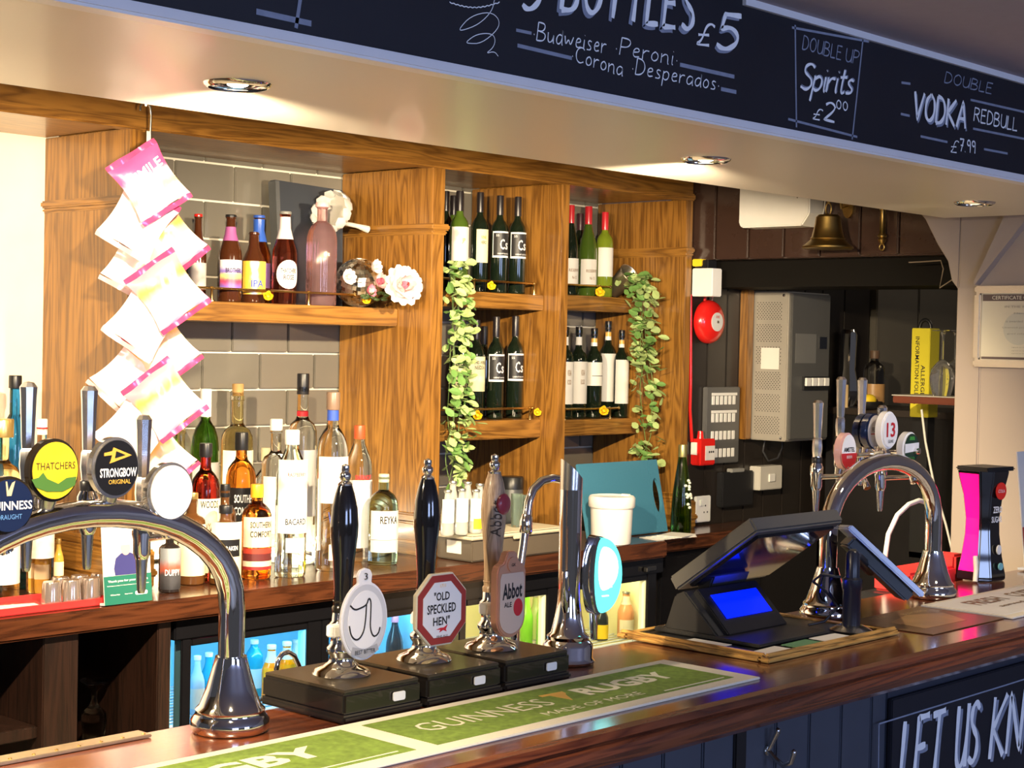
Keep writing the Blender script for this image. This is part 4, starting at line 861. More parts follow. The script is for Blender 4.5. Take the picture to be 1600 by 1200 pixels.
for i, (lb, x, yt, nk, lm, l0, l1) in enumerate(W5):
    tx = [('VIGNA', .50, .5, .06, nm('brown_print', (.30, .20, .12), .6)), ('ROSSO', .40, .5, .05, nm('brown_print', (.30, .20, .12), .6))] if i < 2 else ([('_________', .47, 1.5, .006, INK)] if i == 2 else [])
    wine(lb, x, yt, (28, 28, 28, 27, 24)[i], (3.87, 3.878, 3.87, 3.915, 3.853)[i], ze, DKGREEN, cap=CAPK, cap_h=.09, cap_r=.40, lab=(l0-.14*(i < 2), l1, lm, 80), neck=(.80, .89, nk), texts=tx, group='white label wines on the lowest shelf')

# --- spirits crowded on the back counter in front of the tiles
def sp(label, kind, x, yt, w, Y, glass, **k):
    pos, h, r = stand(x, yt, w, Y, ZB); return bottle(label, kind, pos, h, r, glass, **k)
CORK = nm('cork_stopper', (.42, .25, .09), .7, var=.3, vscale=60); GOLD = nm('gold_cap', (.72, .50, .16), .28, .8); WCAP = nm('white_cap', (.85, .84, .82), .35)
KRK = split_mat('cream_rum_label', [(0, (.78, .70, .48)), (.5, (.82, .74, .52)), (.8, (.86, .80, .62))], 'Z', noise=.3)
sp('green gin bottle with a white capped neck behind the row of spirits', 'gin', 322, 608, 44, 3.90, GREENG, cap=WCAP, cap_h=.16, cap_r=.40, lab=(.30, .58, PAPER))
sp('tall pale golden spirit bottle with a dark cork at the tiles', 'square', 372, 600, 50, 3.93, PALEY, cap=CORK, cap_h=.07, cap_r=.36, lab=(.40, .62, nm('cream_spirit_label', (.9, .84, .62), .5)))
sp('dark red rum bottle with a black cap and cream engraved label', 'round', 322, 693, 47, 3.62, REDSP, cap=BLACKP, cap_h=.10, lab=(.06, .60, KRK), texts=[('WOODS', .56, 1.3, .05, INK), ('NAVY RUM', .40, 1.3, .04, nm('brown_print', (.30, .20, .12), .6))])
sp('amber liqueur bottle with a black label standing behind its twin', 'round', 378, 676, 48, 3.74, AMBER, cap=BLACKP, cap_h=.13, lab=(.30, .60, BLACKP), texts=[('SOUTHERN', .52, 1.6, .055, WINK), ('COMFORT', .43, 1.6, .055, WINK)])
sp('amber liqueur bottle with a cream and red label in the front row', 'round', 402, 757, 47, 3.56, AMBER, cap=GOLDINK if False else nm('amber_cap', (.75, .36, .02), .3), cap_h=.14, lab=(.34, .66, nm('cream_label', (.80, .70, .52), .5)), lab2=(.10, .33, split_mat('liqueur_foot_label', [(0, (.30, .02, .02)), (.15, (.75, .62, .45)), (.4, (.12, .02, .02)), (.75, (.50, .05, .03))], 'Z')), texts=[('SOUTHERN', .58, 1.6, .06, INK), ('COMFORT', .48, 1.6, .06, INK)])
sp('cream labelled rum bottle with a black name tab in the front row', 'round', 353, 790, 50, 3.53, nm('dark_rum_glass', (.10, .04, .012), .06, coat=.6), cap=BLACKP, cap_h=.10, lab=(.08, .80, KRK), lab2=(.36, .58, BLACKP, 40), texts=[('KRAKEN', .47, 1.0, .05, WINK)])
sp('small dark spirit bottle with a black chequered neck between the rums', 'square', 352, 757, 36, 3.66, nm('dark_rum_glass', (.10, .04, .012), .06, coat=.6), cap=BLACKP, cap_h=.14, cap_r=.42, lab=(.10, .5, KRK))
sp('squat dark rum bottle with black printed label behind the charity leaflet', 'square', 266, 826, 34, 3.50, nm('black_rum_glass', (.015, .012, .012), .08, coat=.6), lab=(.05, .70, split_mat('rum_print', [(0, (.02, .02, .025)), (.45, (.06, .06, .07)), (.6, (.45, .10, .06)), (.85, (.30, .33, .36))], 'Z', noise=.2)), texts=[('DUPPY', .32, 1.5, .09, WINK)])
sp('cream labelled whisky bottle tucked behind the white lens', 'square', 300, 770, 44, 3.58, nm('dark_rum_glass', (.10, .04, .012), .06, coat=.6), cap=GOLD, cap_h=.07, lab=(.10, .66, KRK))
FRUIT = split_mat('fruit_printed_label', [(0, (.90, .90, .88)), (.55, (.92, .92, .90)), (.72, (.86, .55, .48)), (.85, (.90, .85, .80))], 'Z', noise=.12)
sp('clear rum bottle with a white fruit printed label standing at the counter edge', 'tall', 457, 672, 49, 3.53, nm('greenish_clear', (.86, .95, .88), .02, 0, 1., ior=1.38), cap=WCAP, cap_h=.10, lab=(.30, .80, FRUIT), texts=[('BACARDI', .38, 1.5, .04, INK), ('RASPBERRY', .70, 1.3, .025, REDINK)], lab2=(.17, .27, nm('grey_small_label', (.5, .5, .55), .5), 40))
sp('tall clear vodka bottle with a black cap and ribboned neck', 'square', 474, 584, 46, 3.72, CLEAR, cap=BLACKP, cap_h=.11, cap_r=.42, neck=(.775, .80, REDINK), lab=(.25, .60, nm('frosted_label', (.82, .82, .81), .45)))
sp('large clear vodka bottle with blue neck lettering and blue name', 'round', 521, 613, 50, 3.56, CLEAR, cap=nm('silver_brown_cap', (.20, .13, .09), .35), cap_h=.10, neck=(.84, .93, BLUEINK), lab=(.38, .64, nm('frosted_label', (.82, .82, .81), .45)), texts=[('VODKA', .30, 1.2, .06, BLUEINK), ('PREMIUM', .52, 1.0, .02, nm('grey_ink', (.4, .4, .45), .5))], lab2=(.06, .15, nm('cream_label', (.80, .70, .52), .5), 30))
sp('clear vodka bottle with a red cap and red lettering by the oak upright', 'tall', 562, 665, 42, 3.66, CLEAR, cap=nm('orange_red_cap', (.55, .09, .03), .35), cap_h=.10, cap_r=.42, lab=(.10, .60, nm('frosted_label', (.82, .82, .81), .45)), texts=[('SMIRNOFF', .62, 1.4, .035, REDINK)])
sp('clear grape spirit bottle with a small yellow print between the vodkas', 'square', 432, 655, 44, 3.80, CLEAR, cap=WCAP, cap_h=.08, lab=(.2, .6, nm('frosted_label', (.82, .82, .81), .45)))
sp('pale bottle with a red banded cap behind the front amber liqueur', 'round', 416, 700, 37, 3.90, CLEAR, cap=CREAM, cap_h=.12, neck=(.84, .90, REDINK), lab=(.3, .6, CREAM))
sp('squat aqua vodka bottle with a white label and cork stopper beside the pump', 'gin', 600, 741, 47, 3.56, nm('aqua_glass', (.52, .80, .74), .03, 0, 1., ior=1.36), cap=nm('pale_cork', (.75, .60, .42), .6), cap_h=.09, cap_r=.36, lab=(.28, .60, PAPER), lab2=(.14, .275, PAPER), texts=[('REYKA', .50, 1.3, .075, INK)])
sp('small clear flask with a gold top behind the last crisp packet', 'square', 282, 655, 40, 3.86, PALEY, cap=GOLD, cap_h=.06, lab=(.2, .5, CREAM))
# --- bottles in the cream alcove
sp('bright blue gin bottle with a dark cap in the cream alcove', 'gin', 24, 587, 48, 3.80, BLUEG, cap=BLACKP, cap_h=.06, cap_r=.42, lab=(.10, .52, BLUEG if False else nm('blue_label', (.03, .10, .30), .4)), texts=[('BLUE', .40, 1.2, .06, GOLDINK)])
sp('pale bottle with a broad gold cap in front of the blue gin', 'square', 4, 655, 58, 3.63, PALEY, cap=GOLD, cap_h=.10, cap_r=.60, lab=(.1, .62, PAPER))
sp('clear bottle with a red topped white cap behind the chrome tap handle', 'round', 66, 655, 42, 3.70, nm('blush_spirit', (.96, .80, .72), .02, 0, 1., ior=1.38), cap=WCAP, cap_h=.09, cap_r=.40, lab=(.2, .6, nm('pink_floral_label', (.85, .60, .52), .5, var=.5, vscale=40)), neck=(.93, .965, RED))
for i, (x, yt) in enumerate(((60, 842), (76, 838), (92, 842))):
    sp(('first', 'middle', 'last')[i]+' of three short amber miniatures along the oak upstand', 'beer', x, yt, 16, 3.78, nm('amber_miniature', (.55, .33, .05), .15, coat=.5), cap=GOLD, cap_h=.12, lab=(.2, .5, CREAM), group='amber miniatures')
# champagne-green bottle near the socket
pos, h, r = stand(1067, 695, 32, 3.51, ZB)
t = bottle('slim tapering green bottle with white floral print beside the wall socket', 'slim', pos, h, r, GREENG, cap=nm('crumpled_gold_foil', (.45, .40, .16), .35, .8), cap_h=.14, cap_r=.44)
mb = MB()
for k in range(16): a = FACE+.35+random.uniform(-.5, .5); z = h*random.uniform(.22, .62); rr = r*(1.0-.75*max(0, z/h-.25))*1.03; mb.ball((rr*math.cos(a), rr*math.sin(a), z), .007, 1, (1, 1, .8))
mb.obj('floral_print', nm('pale_print', (.75, .80, .66), .5), t)['kind'] = 'stuff'

# ------------------------------------------------------------------ other things on the alcove shelf
t = thing('slate_board', 'tall dark slate board leaning behind the pink gin bottle', 'slate board', (3.30, 3.955, za+.001))
tl, tr = at(426, 283, Y=3.97), at(527, 291, Y=3.985)
w0 = tr.x-tl.x-.02
mb = MB(); mb.prism([(0, 0), (w0, 0), (w0+.01, tl.z-za-.01), (-.012, tl.z-za)], .03, (tl.x-3.30, .0, 0), (1, 0, 0), (0, .05, 1))
mb.obj('panel', nm('slate_grey', (.030, .036, .048), .55, bump=.1), t, bevel=.003)
MB().prism([(0, 0), (.015, 0), (.003, tl.z-za-.004), (-.012, tl.z-za-.004)], .034, (tl.x-3.302, .0, 0), (1, 0, 0), (0, .05, 1)).obj('edge_strip', nm('slate_edge', (.08, .085, .09), .5), t)
# feathered glass bowl
p = at(531, 342, Y=3.876); t = thing('fluted_dish', 'tilted white fluted dish with ruffled petals propped above the mirror ball', 'dish', p, rot=(R(66), R(8), R(-84)))
MB().lathe([(.012, 0), (.04, .004), (.058, .022), (.068, .046), (.066, .046), (.055, .024), (.038, .009), (0, .006)], 48, ribs=12, amp=.0).obj('bowl', nm('milky_glass', (.80, .78, .70), .15, trans=.35, coat=.5), t, smooth=50)
for k in range(12):
    a = 2*PI*k/12
    mb = MB(); mb.ball((0, 0, 0), .021, 1, (1, .30, 1.1)); o = mb.obj('petal', nm('milky_petal', (.72, .72, .70), .2, trans=.3, coat=.5), t, smooth=60, loc=(.064*math.cos(a), .064*math.sin(a), .046), rot=(0, .35, a+PI/2))
MB().tube([(0, 0, 0), (0, 0, -.03), (.02, .01, -.06), (.03, .02, -.10)], [.010, .007, .007, .012], 12).obj('stem', nm('milky_glass', (.8, .78, .7), .15), t, smooth=50)
# mirror ball
p = at(561, 430, Y=3.815); rb = px(38, p); zc = za+rb+.002
t = thing('mirror_ball', 'silver mirror ball resting on the shelf beside the pink flower', 'mirror ball', (p.x, 3.815, zc), rot=(R(25), R(-20), 0))
MB().ball((0, 0, 0), rb*.985, 3).obj('core', nm('mirror_ball_core', (.05, .048, .04), .6), t, smooth=60)
mb = MB(); rows = 18
for i in range(rows):
    th = PI*(i+.5)/rows; n = max(4, int(2*rows*math.sin(th)))
    for j in range(n):
        ph = 2*PI*j/n; d = Vector((math.sin(th)*math.cos(ph), math.sin(th)*math.sin(ph), math.cos(th))); a = Vector((-math.sin(ph), math.cos(ph), 0)); b = d.cross(a)
        s_ = rb*PI/rows*.47; d = (d+a*random.uniform(-.015, .015)+b*random.uniform(-.015, .015)).normalized(); c = d*rb*.992; a = (b.cross(d)).normalized(); b = d.cross(a)
        q = [mb.bm.verts.new(c+a*u*s_+b*v*s_+d*w_) for w_ in (-.002, .0006) for u, v in ((1, 1), (-1, 1), (-1, -1), (1, -1))]
        mb.bm.faces.new(q[4:]); 
        for e in range(4): mb.bm.faces.new((q[e], q[(e+1) % 4], q[4+(e+1) % 4], q[4+e]))
o = mb.obj('mirror_facets', nm('mirror_facet', (.95, .92, .82), .3, 1.), t); o['kind'] = 'stuff'
for q_, c_ in (('mirror_facet_painted_dim', .75), ('mirror_facet_painted_dark', .45)): o.data.materials.append(nm(q_, (c_, c_*.95, c_*.85), .16, 1.))  # dim and dark copies paint uneven reflections into the facet colour
for i_, pl_ in enumerate(o.data.polygons): pl_.material_index = (0, 0, 1, 0, 2, 0, 1)[(i_//5*7919 >> 3) % 7]
# flowers
PETP = nm('peony_pink', (.90, .62, .62), .6, var=.15); PETW = nm('petal_white', (.92, .84, .80), .6); PETR = nm('petal_rose', (.80, .22, .32), .6); YEL = nm('yellow_bloom', (.88, .62, .02), .6, var=.15); LEAFD = nm('dark_leaf', (.04, .07, .02), .5)
def petal(w, l, cup):
    mb = MB(); n = 5; g = {}
    for i in range(n+1):
        for j in range(4):
            u, v = i/n, (j/3*2-1); ww = w*math.sin(PI*min(.96, u*.82+.14))**.7
            g[i, j] = mb.bm.verts.new((l*u, v*ww/2, cup*(u*u)*l-.25*cup*l*(1-v*v)*math.sin(PI*u)+.06*l*math.sin(9*v+7*u)*u))
    for i in range(n):
        for j in range(3): mb.bm.faces.new((g[i, j], g[i+1, j], g[i+1, j+1], g[i, j+1]))
    return mb
p = at(628, 447, Y=3.62); fr = px(34, p)
t = thing('peony', 'big pale pink silk peony at the end of the tiled alcove shelf', 'flower', p, rot=(R(78), 0, R(-14)))
for ring, (n, l, cup, tilt, mt) in enumerate(((11, 1.0, .10, .10, PETW), (10, .92, .32, .30, PETP), (8, .70, .6, .55, PETP), (6, .45, .8, .85, PETR))):
    me = None
    for k in range(n):
        if me is None: o = petal(fr*.75*l, fr*l, cup).obj('petal', mt, t, smooth=60); me = o.data
        else: o = bpy.data.objects.new('petal', me); COL.objects.link(o); o.parent = t
        o.rotation_euler = (random.uniform(-.15, .15), -tilt+random.uniform(-.1, .1), 2*PI*k/n+.3*ring)
MB().ball((0, 0, fr*.18), fr*.16, 2, (1, 1, .7)).obj('centre', YEL, t, smooth=60)
MB().tube([(0, 0, 0), (0, -.0, -.03), (-.005, -.012, -.09), (-.008, -.012, -.14)], .004, 8).obj('stem', LEAFD, t)
def posy(label, x, y, Y, rad, mt, mt2, n=9):
    p = at(x, y, Y=Y); t = thing('silk_blossom', label, 'flower', p, rot=(R(80), 0, random.uniform(-.5, .3))); r = px(rad, p); me = None
    for ring, (l, tl) in enumerate(((1, .25), (.7, .75))):
        me = None
        for k in range(n-2*ring):
            if me is None: o = petal(r*.9*l, r*l, .5).obj('petal', mt if ring == 0 else mt2, t, smooth=60); me = o.data
            else: o = bpy.data.objects.new('petal', me); COL.objects.link(o); o.parent = t
            o.rotation_euler = (0, -tl, 2*PI*k/(n-2*ring)+ring*.3)
    MB().ball((0, 0, r*.15), r*.25, 1).obj('centre', mt2, t, smooth=60); return t
for a in (('white silk blossom resting against the mirror ball', 541, 434, 3.735, 15, PETW, PETP), ('small rose pink bud above the oak shelf edge', 576, 455, 3.705, 12, PETR, PETP), ('salmon silk blossom tucked behind the peony', 590, 440, 3.69, 15, PETP, PETR), ('white silk blossom high between mirror ball and peony', 583, 418, 3.70, 14, PETW, PETP)): posy(*a)
mb = MB()
for k in range(14): q = at(568+k*3.0, 463+random.uniform(-6, 6), Y=3.70); mb.ball(q, .011, 1, (1.4, .5, .5))
tag(mb.obj('silk_foliage', LEAFD, smooth=60), 'dark silk leaves bunched under the peony', 'foliage', kind='stuff')
def pompom(label, x, y, Y, rad):
    p = at(x, y, Y=Y); r = px(rad, p); t = thing('yellow_flower', label, 'flower', p, group='yellow silk flowers on the brass rails', rot=(R(75), 0, R(-30)))
    me = None
    for k in range(9):
        if me is None: o = petal(r*.95, r, .55).obj('petal', YEL, t, smooth=60); me = o.data
        else: o = bpy.data.objects.new('petal', me); COL.objects.link(o); o.parent = t
        o.rotation_euler = (0, -.3-.5*(k % 2), 2*PI*k/9)
    MB().ball((0, 0, 0), r*.55, 1).obj('centre', YEL, t, smooth=60); return t
for a in (('yellow silk flower on the rail beside the rose cider', 418, 464, 3.757, 10), ('yellow silk flower on the shelf edge under the mirror ball', 571, 470, 3.735, 9), ('yellow silk flower on the rail below the upper Cs bottles', 766, 448, 3.684, 9),
          ('yellow silk flower on the rail below the yellow labelled wines', 744, 650, 3.686, 10), ('yellow silk flower at the tip of the rail by the oak divider', 838, 645, 3.68, 8), ('pale yellow silk flower on the rail below the red capped wines', 935, 458, 3.832, 10),
          ('yellow silk flower on the rail below the white labelled wines', 941, 643, 3.812, 10)): pompom(*a)
# trailing plants
LF1 = nm('pale_green_leaf', (.40, .52, .20), .5, var=.35, vscale=30); LF2 = nm('mid_green_leaf', (.14, .28, .07), .5, var=.3, vscale=30); STEMG = nm('green_stem', (.12, .20, .05), .6)
def leafmesh(name, mt):
    mb = MB(); pts = [(0, 0), (.35, .30), (.75, .36), (1.05, .22), (1.2, 0), (1.05, -.22), (.75, -.36), (.35, -.30)]
    v = [mb.bm.verts.new((x, y, .10*abs(y)+.10*x*(1-x))) for x, y in pts]; c = mb.bm.verts.new((.6, 0, -.02)); 
    for i in range(8): mb.bm.faces.new((c, v[i], v[(i+1) % 8]))
    o = mb.obj(name, mt, None); me = o.data; bpy.data.objects.remove(o); return me
LM = [leafmesh('leaf', LF1), leafmesh('leaf', LF2)]
def trailer(label, path, n, wid, ls, seed, side, **plane):
    """side = direction along which the strand spreads; leaves bulge toward -side x z"""
    rnd = random.Random(seed); P = [at(x, y, **plane) for x, y in path]; base = P[0]
    t = thing('trailing_plant', label, 'plant', base); side = Vector(side); out = Vector((side.y, -side.x, 0)) if side.x else Vector((-1, 0, 0))
    L = []
    for k in range(4):
        off = [side*rnd.uniform(-wid, wid)*.5+out*rnd.uniform(0, .03) for _ in P]; off[0] *= .2
        q = [p-base+o for p, o in zip(P, off)]
        for _ in range(2):
            r = [q[0]]
            for a, b in zip(q, q[1:]): r += [a.lerp(b, .25), a.lerp(b, .75)]
            q = r+[q[-1]]
        e = len(q) if k < 2 else int(len(q)*rnd.uniform(.65, .9))
        MB().tube(q[:e], .0016, 5).obj('stem', STEMG, t); L.append(q[:e])
    for k in range(n):
        q = L[k % 4]; f = rnd.random()*(len(q)-1.01); i = int(f); p = q[i].lerp(q[i+1], f-i)
        o = bpy.data.objects.new('leaf', LM[rnd.random() < .36]); COL.objects.link(o); o.parent = t
        s = ls*rnd.uniform(.7, 1.25); taper = 1-.5*max(0, f/len(q)-.6)
        o.location = p+side*rnd.uniform(-wid, wid)*.75*taper+out*rnd.uniform(0, .035)+Vector((0, 0, rnd.uniform(-.012, .012))); o.scale = (s, s, s)
        o.rotation_euler = (rnd.uniform(-.7, .7)+.5, rnd.uniform(-.4, .9), rnd.uniform(-2.6, .4))
    return t
trailer('pale green trailing plant hanging down the oak upright beside the wine shelves', [(703, 415), (706, 480), (700, 540), (703, 600), (700, 660), (697, 710), (690, 752)], 296, .055, .031, 3, (1, 0, 0), Y=3.655)
trailer('pale green trailing plant spilling from the tin pot over the lower wine shelf', [(990, 432), (1003, 442), (1012, 470), (1012, 530), (1016, 590), (1014, 640), (1010, 690), (1018, 716)], 296, .080, .035, 5, (0, 1, 0), X=4.755)
p = at(985, 440, Y=3.82); t = thing('tin_pot', 'tipped metal pot holding the trailing plant on the upper wine shelf', 'pot', (4.737, 3.848, zd+.058), rot=(R(50), R(20), R(-15)))
MB().lathe([(.028, -.055), (.030, -.05), (.042, .045), (.045, .047), (.044, .05), (.040, .046), (.028, -.048), (0, -.048)], 28).obj('pot', nm('tin', (.42, .36, .26), .3, .9), t, smooth=45)
# ------------------------------------------------------------------ back counter: leaflet, tray, glasses, crate, tub, board
def rel(t, o, base): o.parent = t; o.matrix_parent_inverse = Matrix.Translation(-Vector(base)); return o
GREENP = nm('leaflet_green', (.015, .14, .10), .4); SKIN = nm('printed_skin', (.72, .46, .34), .6)
def leaflet(label, p, w, h, green):
    t = thing('charity_leaflet', label, 'leaflet', p, rot=(R(-6), 0, 0))
    MB().box((0, 0, h/2), (w, .004, h)).obj('card', PAPER, t, bevel=.001)
    MB().box((0, .010, .003), (w, .018, .006)).obj('stand', CLEAR if False else nm('clear_acrylic', (.75, .78, .78), .15), t)
    def pl(pts, mt, n='printed_area', y=-.0022): return MB().prism(pts, .0004, (0, y, 0)).obj(n, mt, t)
    pl([(-w/2, 0), (w/2, 0), (w/2, h*.36), (-w/2, h*.36)], green)
    pl([(-.035, h*.365), (.030, h*.365), (.034, h*.46), (.026, h*.60), (.010, h*.64), (-.016, h*.64), (-.032, h*.58), (-.038, h*.45)], NAVYP, 'printed_tunic', -.0027)
    pl([(x-.003, z+h*.70) for x, z in circle(.013, 18, 1, 1.3)], SKIN, 'printed_face', -.0031)
    pl([(.010*math.cos(a)*1.35-.003, h*.735+.011*math.sin(a)) for a in [PI*i/10 for i in range(11)]], nm('printed_hair', (.55, .50, .42), .7), 'printed_hair', -.0036)
    for s, z, ww, hh in (('Thank you for your support', .29, .84, .034), ('Raising money for local hospice care and nurses', .235, .88, .014), ('Charity', .12, .2, .02), ('Registered', .12, .16, .014)):
        text_flat(s, t, WINK, ({.12: (-.28 if s[0] == 'C' else 0)}.get(z, 0)*w, -.0027, z*h), (1, 0, 0), (0, 0, 1), ww*w, hh*h, .02)
    pl([(x+.27*w, z+.12*h) for x, z in rrect(.26*w, .05*h, .004)], WINK, 'printed_badge', -.0031)
    return t
NAVYP = nm('printed_navy', (.03, .03, .16), .6)
leaflet('white and green thank you charity leaflet standing by the red tray', (2.322, 3.398, ZB+.003), .135, .190, GREENP)
leaflet('white and red thank you charity leaflet at the far end of the bar', (4.06, 1.90, ZC+.003), .150, .30, nm('leaflet_red', (.42, .05, .05), .4))
t = thing('red_tray', 'shallow red plastic tray at the edge of the back counter', 'tray', (2.02, 3.50, ZB))
MB().span((-.30, -.075, .001), (.265, .075, .007)).obj('base', REDP, t, bevel=.002)
mb = MB()
for a, b in (((-.30, -.08, .001), (.27, -.07, .018)), ((-.30, .07, .001), (.27, .08, .018)), ((.262, -.08, .001), (.272, .08, .018))): mb.span(a, b)
mb.obj('rim', REDP, t, bevel=.002)
for i, (x, y) in enumerate(((80, 3.468), (111, 3.468), (124, 3.521), (155, 3.521), (94, 3.521), (142, 3.468))):
    p = at(x, 945, Y=y)
    g_ = thing('shot_glass', ('upturned shot glass nearest the white papers on the red tray', 'upturned shot glass at the front edge of the red tray', 'upturned shot glass behind the others on the red tray', 'upturned shot glass touching the charity leaflet', 'upturned shot glass at the back by the oak upstand', 'upturned shot glass at the front near the charity leaflet')[i], 'glass', (p.x, p.y, ZB+.0085), group='upturned shot glasses on the red tray')
    MB().lathe([(.0235, 0), (.0245, .001), (.021, .050), (.0195, .054), (0, .054)], 24).obj('glass', nm('smoky_shot_glass', (.52, .44, .40), .12, .75), g_, smooth=45)
for i, (x, y, r_) in enumerate(((8, 957, .3), (26, 953, -.2))):
    p = at(x, y, Y=3.485); tag(MB().box((0, 0, .001), (.10, .045, .0015)).obj('paper_slip', PAPER, loc=(p.x, p.y, ZB+.0075+.0018*i), rot=(0, 0, r_)), ('white paper slip lying on the red tray', 'white paper slip tucked beside the upturned shot glasses')[i], 'paper')
# crate with mixers on top
t = thing('storage_crate', 'clear plastic storage crate with a cream lid on the back counter', 'crate', (3.72, 3.478, ZB))
MB().span((-.20, -.075, .002), (.21, .075, .072)).obj('body', nm('cloudy_plastic', (.16, .13, .10), .25, 0, .35, ior=1.3), t, bevel=.004)
MB().span((-.212, -.086, .068), (.222, .084, .078)).span((-.205, -.08, .076), (.215, .078, .082)).obj('lid', nm('cream_lid', (.62, .55, .40), .4), t, bevel=.003)
MB().span((-.03, -.089, .060), (.03, -.080, .072)).obj('clasp', nm('cream_lid', (.6, .5, .4), .4), t, bevel=.002)
MB().span((-.2012, -.03, .022), (-.2002, .03, .060)).obj('sticker', PAPER, t)
MIXG = nm('mixer_glass', (.80, .82, .78), .06, 0, .6, ior=1.35); MIXC = nm('silver_crown_cap', (.55, .54, .50), .3, .9); MIXW = nm('mixer_label', (.86, .85, .80), .5)
for i, (x, yt, Y, lb) in enumerate(((700, 766, 3.445, 0), (722, 764, 3.435, 0), (744, 765, 3.44, 1), (708, 752, 3.52, 0), (731, 753, 3.525, 0), (750, 756, 3.52, 0))):
    pos, h, r = stand(x, yt, 20, Y, ZB+.0825)
    bottle(('small mixer bottle nearest the black pump handle on the crate lid', 'small mixer bottle in the middle of the front row on the crate', 'small mixer bottle with a yellow diagonal tag on the crate', 'small mixer bottle behind the black pump handle in the back row', 'small mixer bottle in the middle of the back row on the crate', 'small mixer bottle in the back row beside the wooden handle')[i],
           'mixer', pos, h, r*1.05, MIXG, cap=MIXC, cap_h=.05, lab=(.28, .80, MIXW) if i < 3 else None, lab2=(.10, .34, YEL, 45) if lb else None, group='small mixer bottles on the crate')
for i, (x, yt) in enumerate(((808, 772), (823, 774))):
    pos, h, r = stand(x, yt, 19, 3.48+.02*i, ZB+.0825); g_ = thing('tumbler', ('green tinted tumbler beside the wooden pump handle', 'green tinted tumbler beside the swan neck spout')[i], 'glass', (pos[0], pos[1], pos[2]+.0006), group='green tumblers on the crate')
    MB().lathe([(r*.85, 0), (r*.9, .002), (r, h), (r*.92, h), (r*.8, .006), (0, .006)], 24).obj('glass', nm('green_tint_glass', (.62, .75, .66), .03, 0, .9, ior=1.3), g_, smooth=45)
t = thing('canister', 'dark grey upright canister behind the lager font', 'canister', (4.03, 3.72, ZB+.001)); MB().lathe([(.036, 0), (.038, .003), (.038, .20), (.034, .205), (0, .205)], 24).obj('body', nm('dark_grey_canister', (.05, .055, .06), .4), t, smooth=45); MB().lathe([(.039, .17), (.039, .208), (.036, .211), (0, .211)], 24).obj('lid', BLACKP, t, smooth=45)
p = at(947, 835, Z=ZB); r = px(33, p)
t = thing('white_tub', 'white plastic tub with a snap lid on the back counter', 'tub', (p.x-.185, 3.464, ZB+.001))
MB().lathe([(r*.88, 0), (r*.9, .004), (r*.97, .125), (r*.97, .13), (0, .13)], 36).obj('tub', WHITE, t, smooth=40)
MB().lathe([(r*1.02, .118), (r*1.06, .122), (r*1.06, .150), (r*1.0, .156), (r*.93, .152), (0, .152)], 36).obj('lid', WHITE, t, smooth=40)
MB().span((r*.86, -.015, .148), (r*1.12, .015, .158)).obj('lid_tab', WHITE, t, bevel=.002)
bp = Vector((4.44, 3.547, ZB+.004)); t = thing('chopping_board', 'large blue chopping board leaning against the oak upright', 'chopping board', bp, rot=(R(-13), 0, 0))
BLUEB = nm('blue_board_plastic', (.05, .19, .29), .45, bump=.1, vscale=120); hw, hh = .215, .255
MB().span((-hw, 0, 0), (hw-.055, .012, hh)).obj('board', BLUEB, t, bevel=.003)
ho = [(.022*math.cos(a), .062*math.sin(a)) for a in [2*PI*i/24 for i in range(24)]]
mb = MB(); x0, x1 = hw-.055, hw; cx = hw-.028; n = 24
outer = [(max(x0, min(x1, cx+.2*math.cos(a))), max(0, min(hh, hh/2+.2*math.sin(a)))) for a in [2*PI*i/24 for i in range(24)]]
A = [[mb.bm.verts.new((a[0], y, a[1])) for a in outer] for y in (0, .012)]; Bv = [[mb.bm.verts.new((cx+a[0], y, hh/2+a[1])) for a in ho] for y in (0, .012)]
for i in range(n):
    j = (i+1) % n
    for f in ((A[0][i], A[0][j], Bv[0][j], Bv[0][i]), (A[1][i], Bv[1][i], Bv[1][j], A[1][j]), (A[0][i], A[1][i], A[1][j], A[0][j]), (Bv[0][i], Bv[0][j], Bv[1][j], Bv[1][i])): mb.bm.faces.new(f)
mb.obj('handle_end', BLUEB, t)
t = thing('paper_stack', 'loose white papers beside the tub and blue board', 'papers', (4.53, 3.450, ZB))
for i in range(4): MB().box((.01*i, -.004*i, .0012+.0022*i), (.19-.02*i, .09, .0018), Matrix.Rotation(.12*i-.1, 3, 'Z')).obj('sheet', PAPER, t)

# lamp strip lying along the foot of the tiles, behind the spirits
t = thing('strip_light', 'slim lit lamp strip along the foot of the tiles behind the spirit bottles', 'lamp', (3.06, 3.995, ZB+.0006))
MB().span((-.30, -.012, 0), (.30, .014, .008)).obj('base', WHITE, t, bevel=.002)
MB().tube([(-.29, 0, .014), (.29, 0, .014)], .0065, 10).obj('tube', nm('strip_tube_glow', (1., .95, .8), .4, emit=9., ecol=(1., .92, .70)), t, smooth=60)
light('strip_lamp', 'AREA', (3.06, 3.985, ZB+.026), 7.5, (1., .90, .66), aim=(3.06, 3.90, 1.5), shape='RECTANGLE', size=.58, size_y=.02)

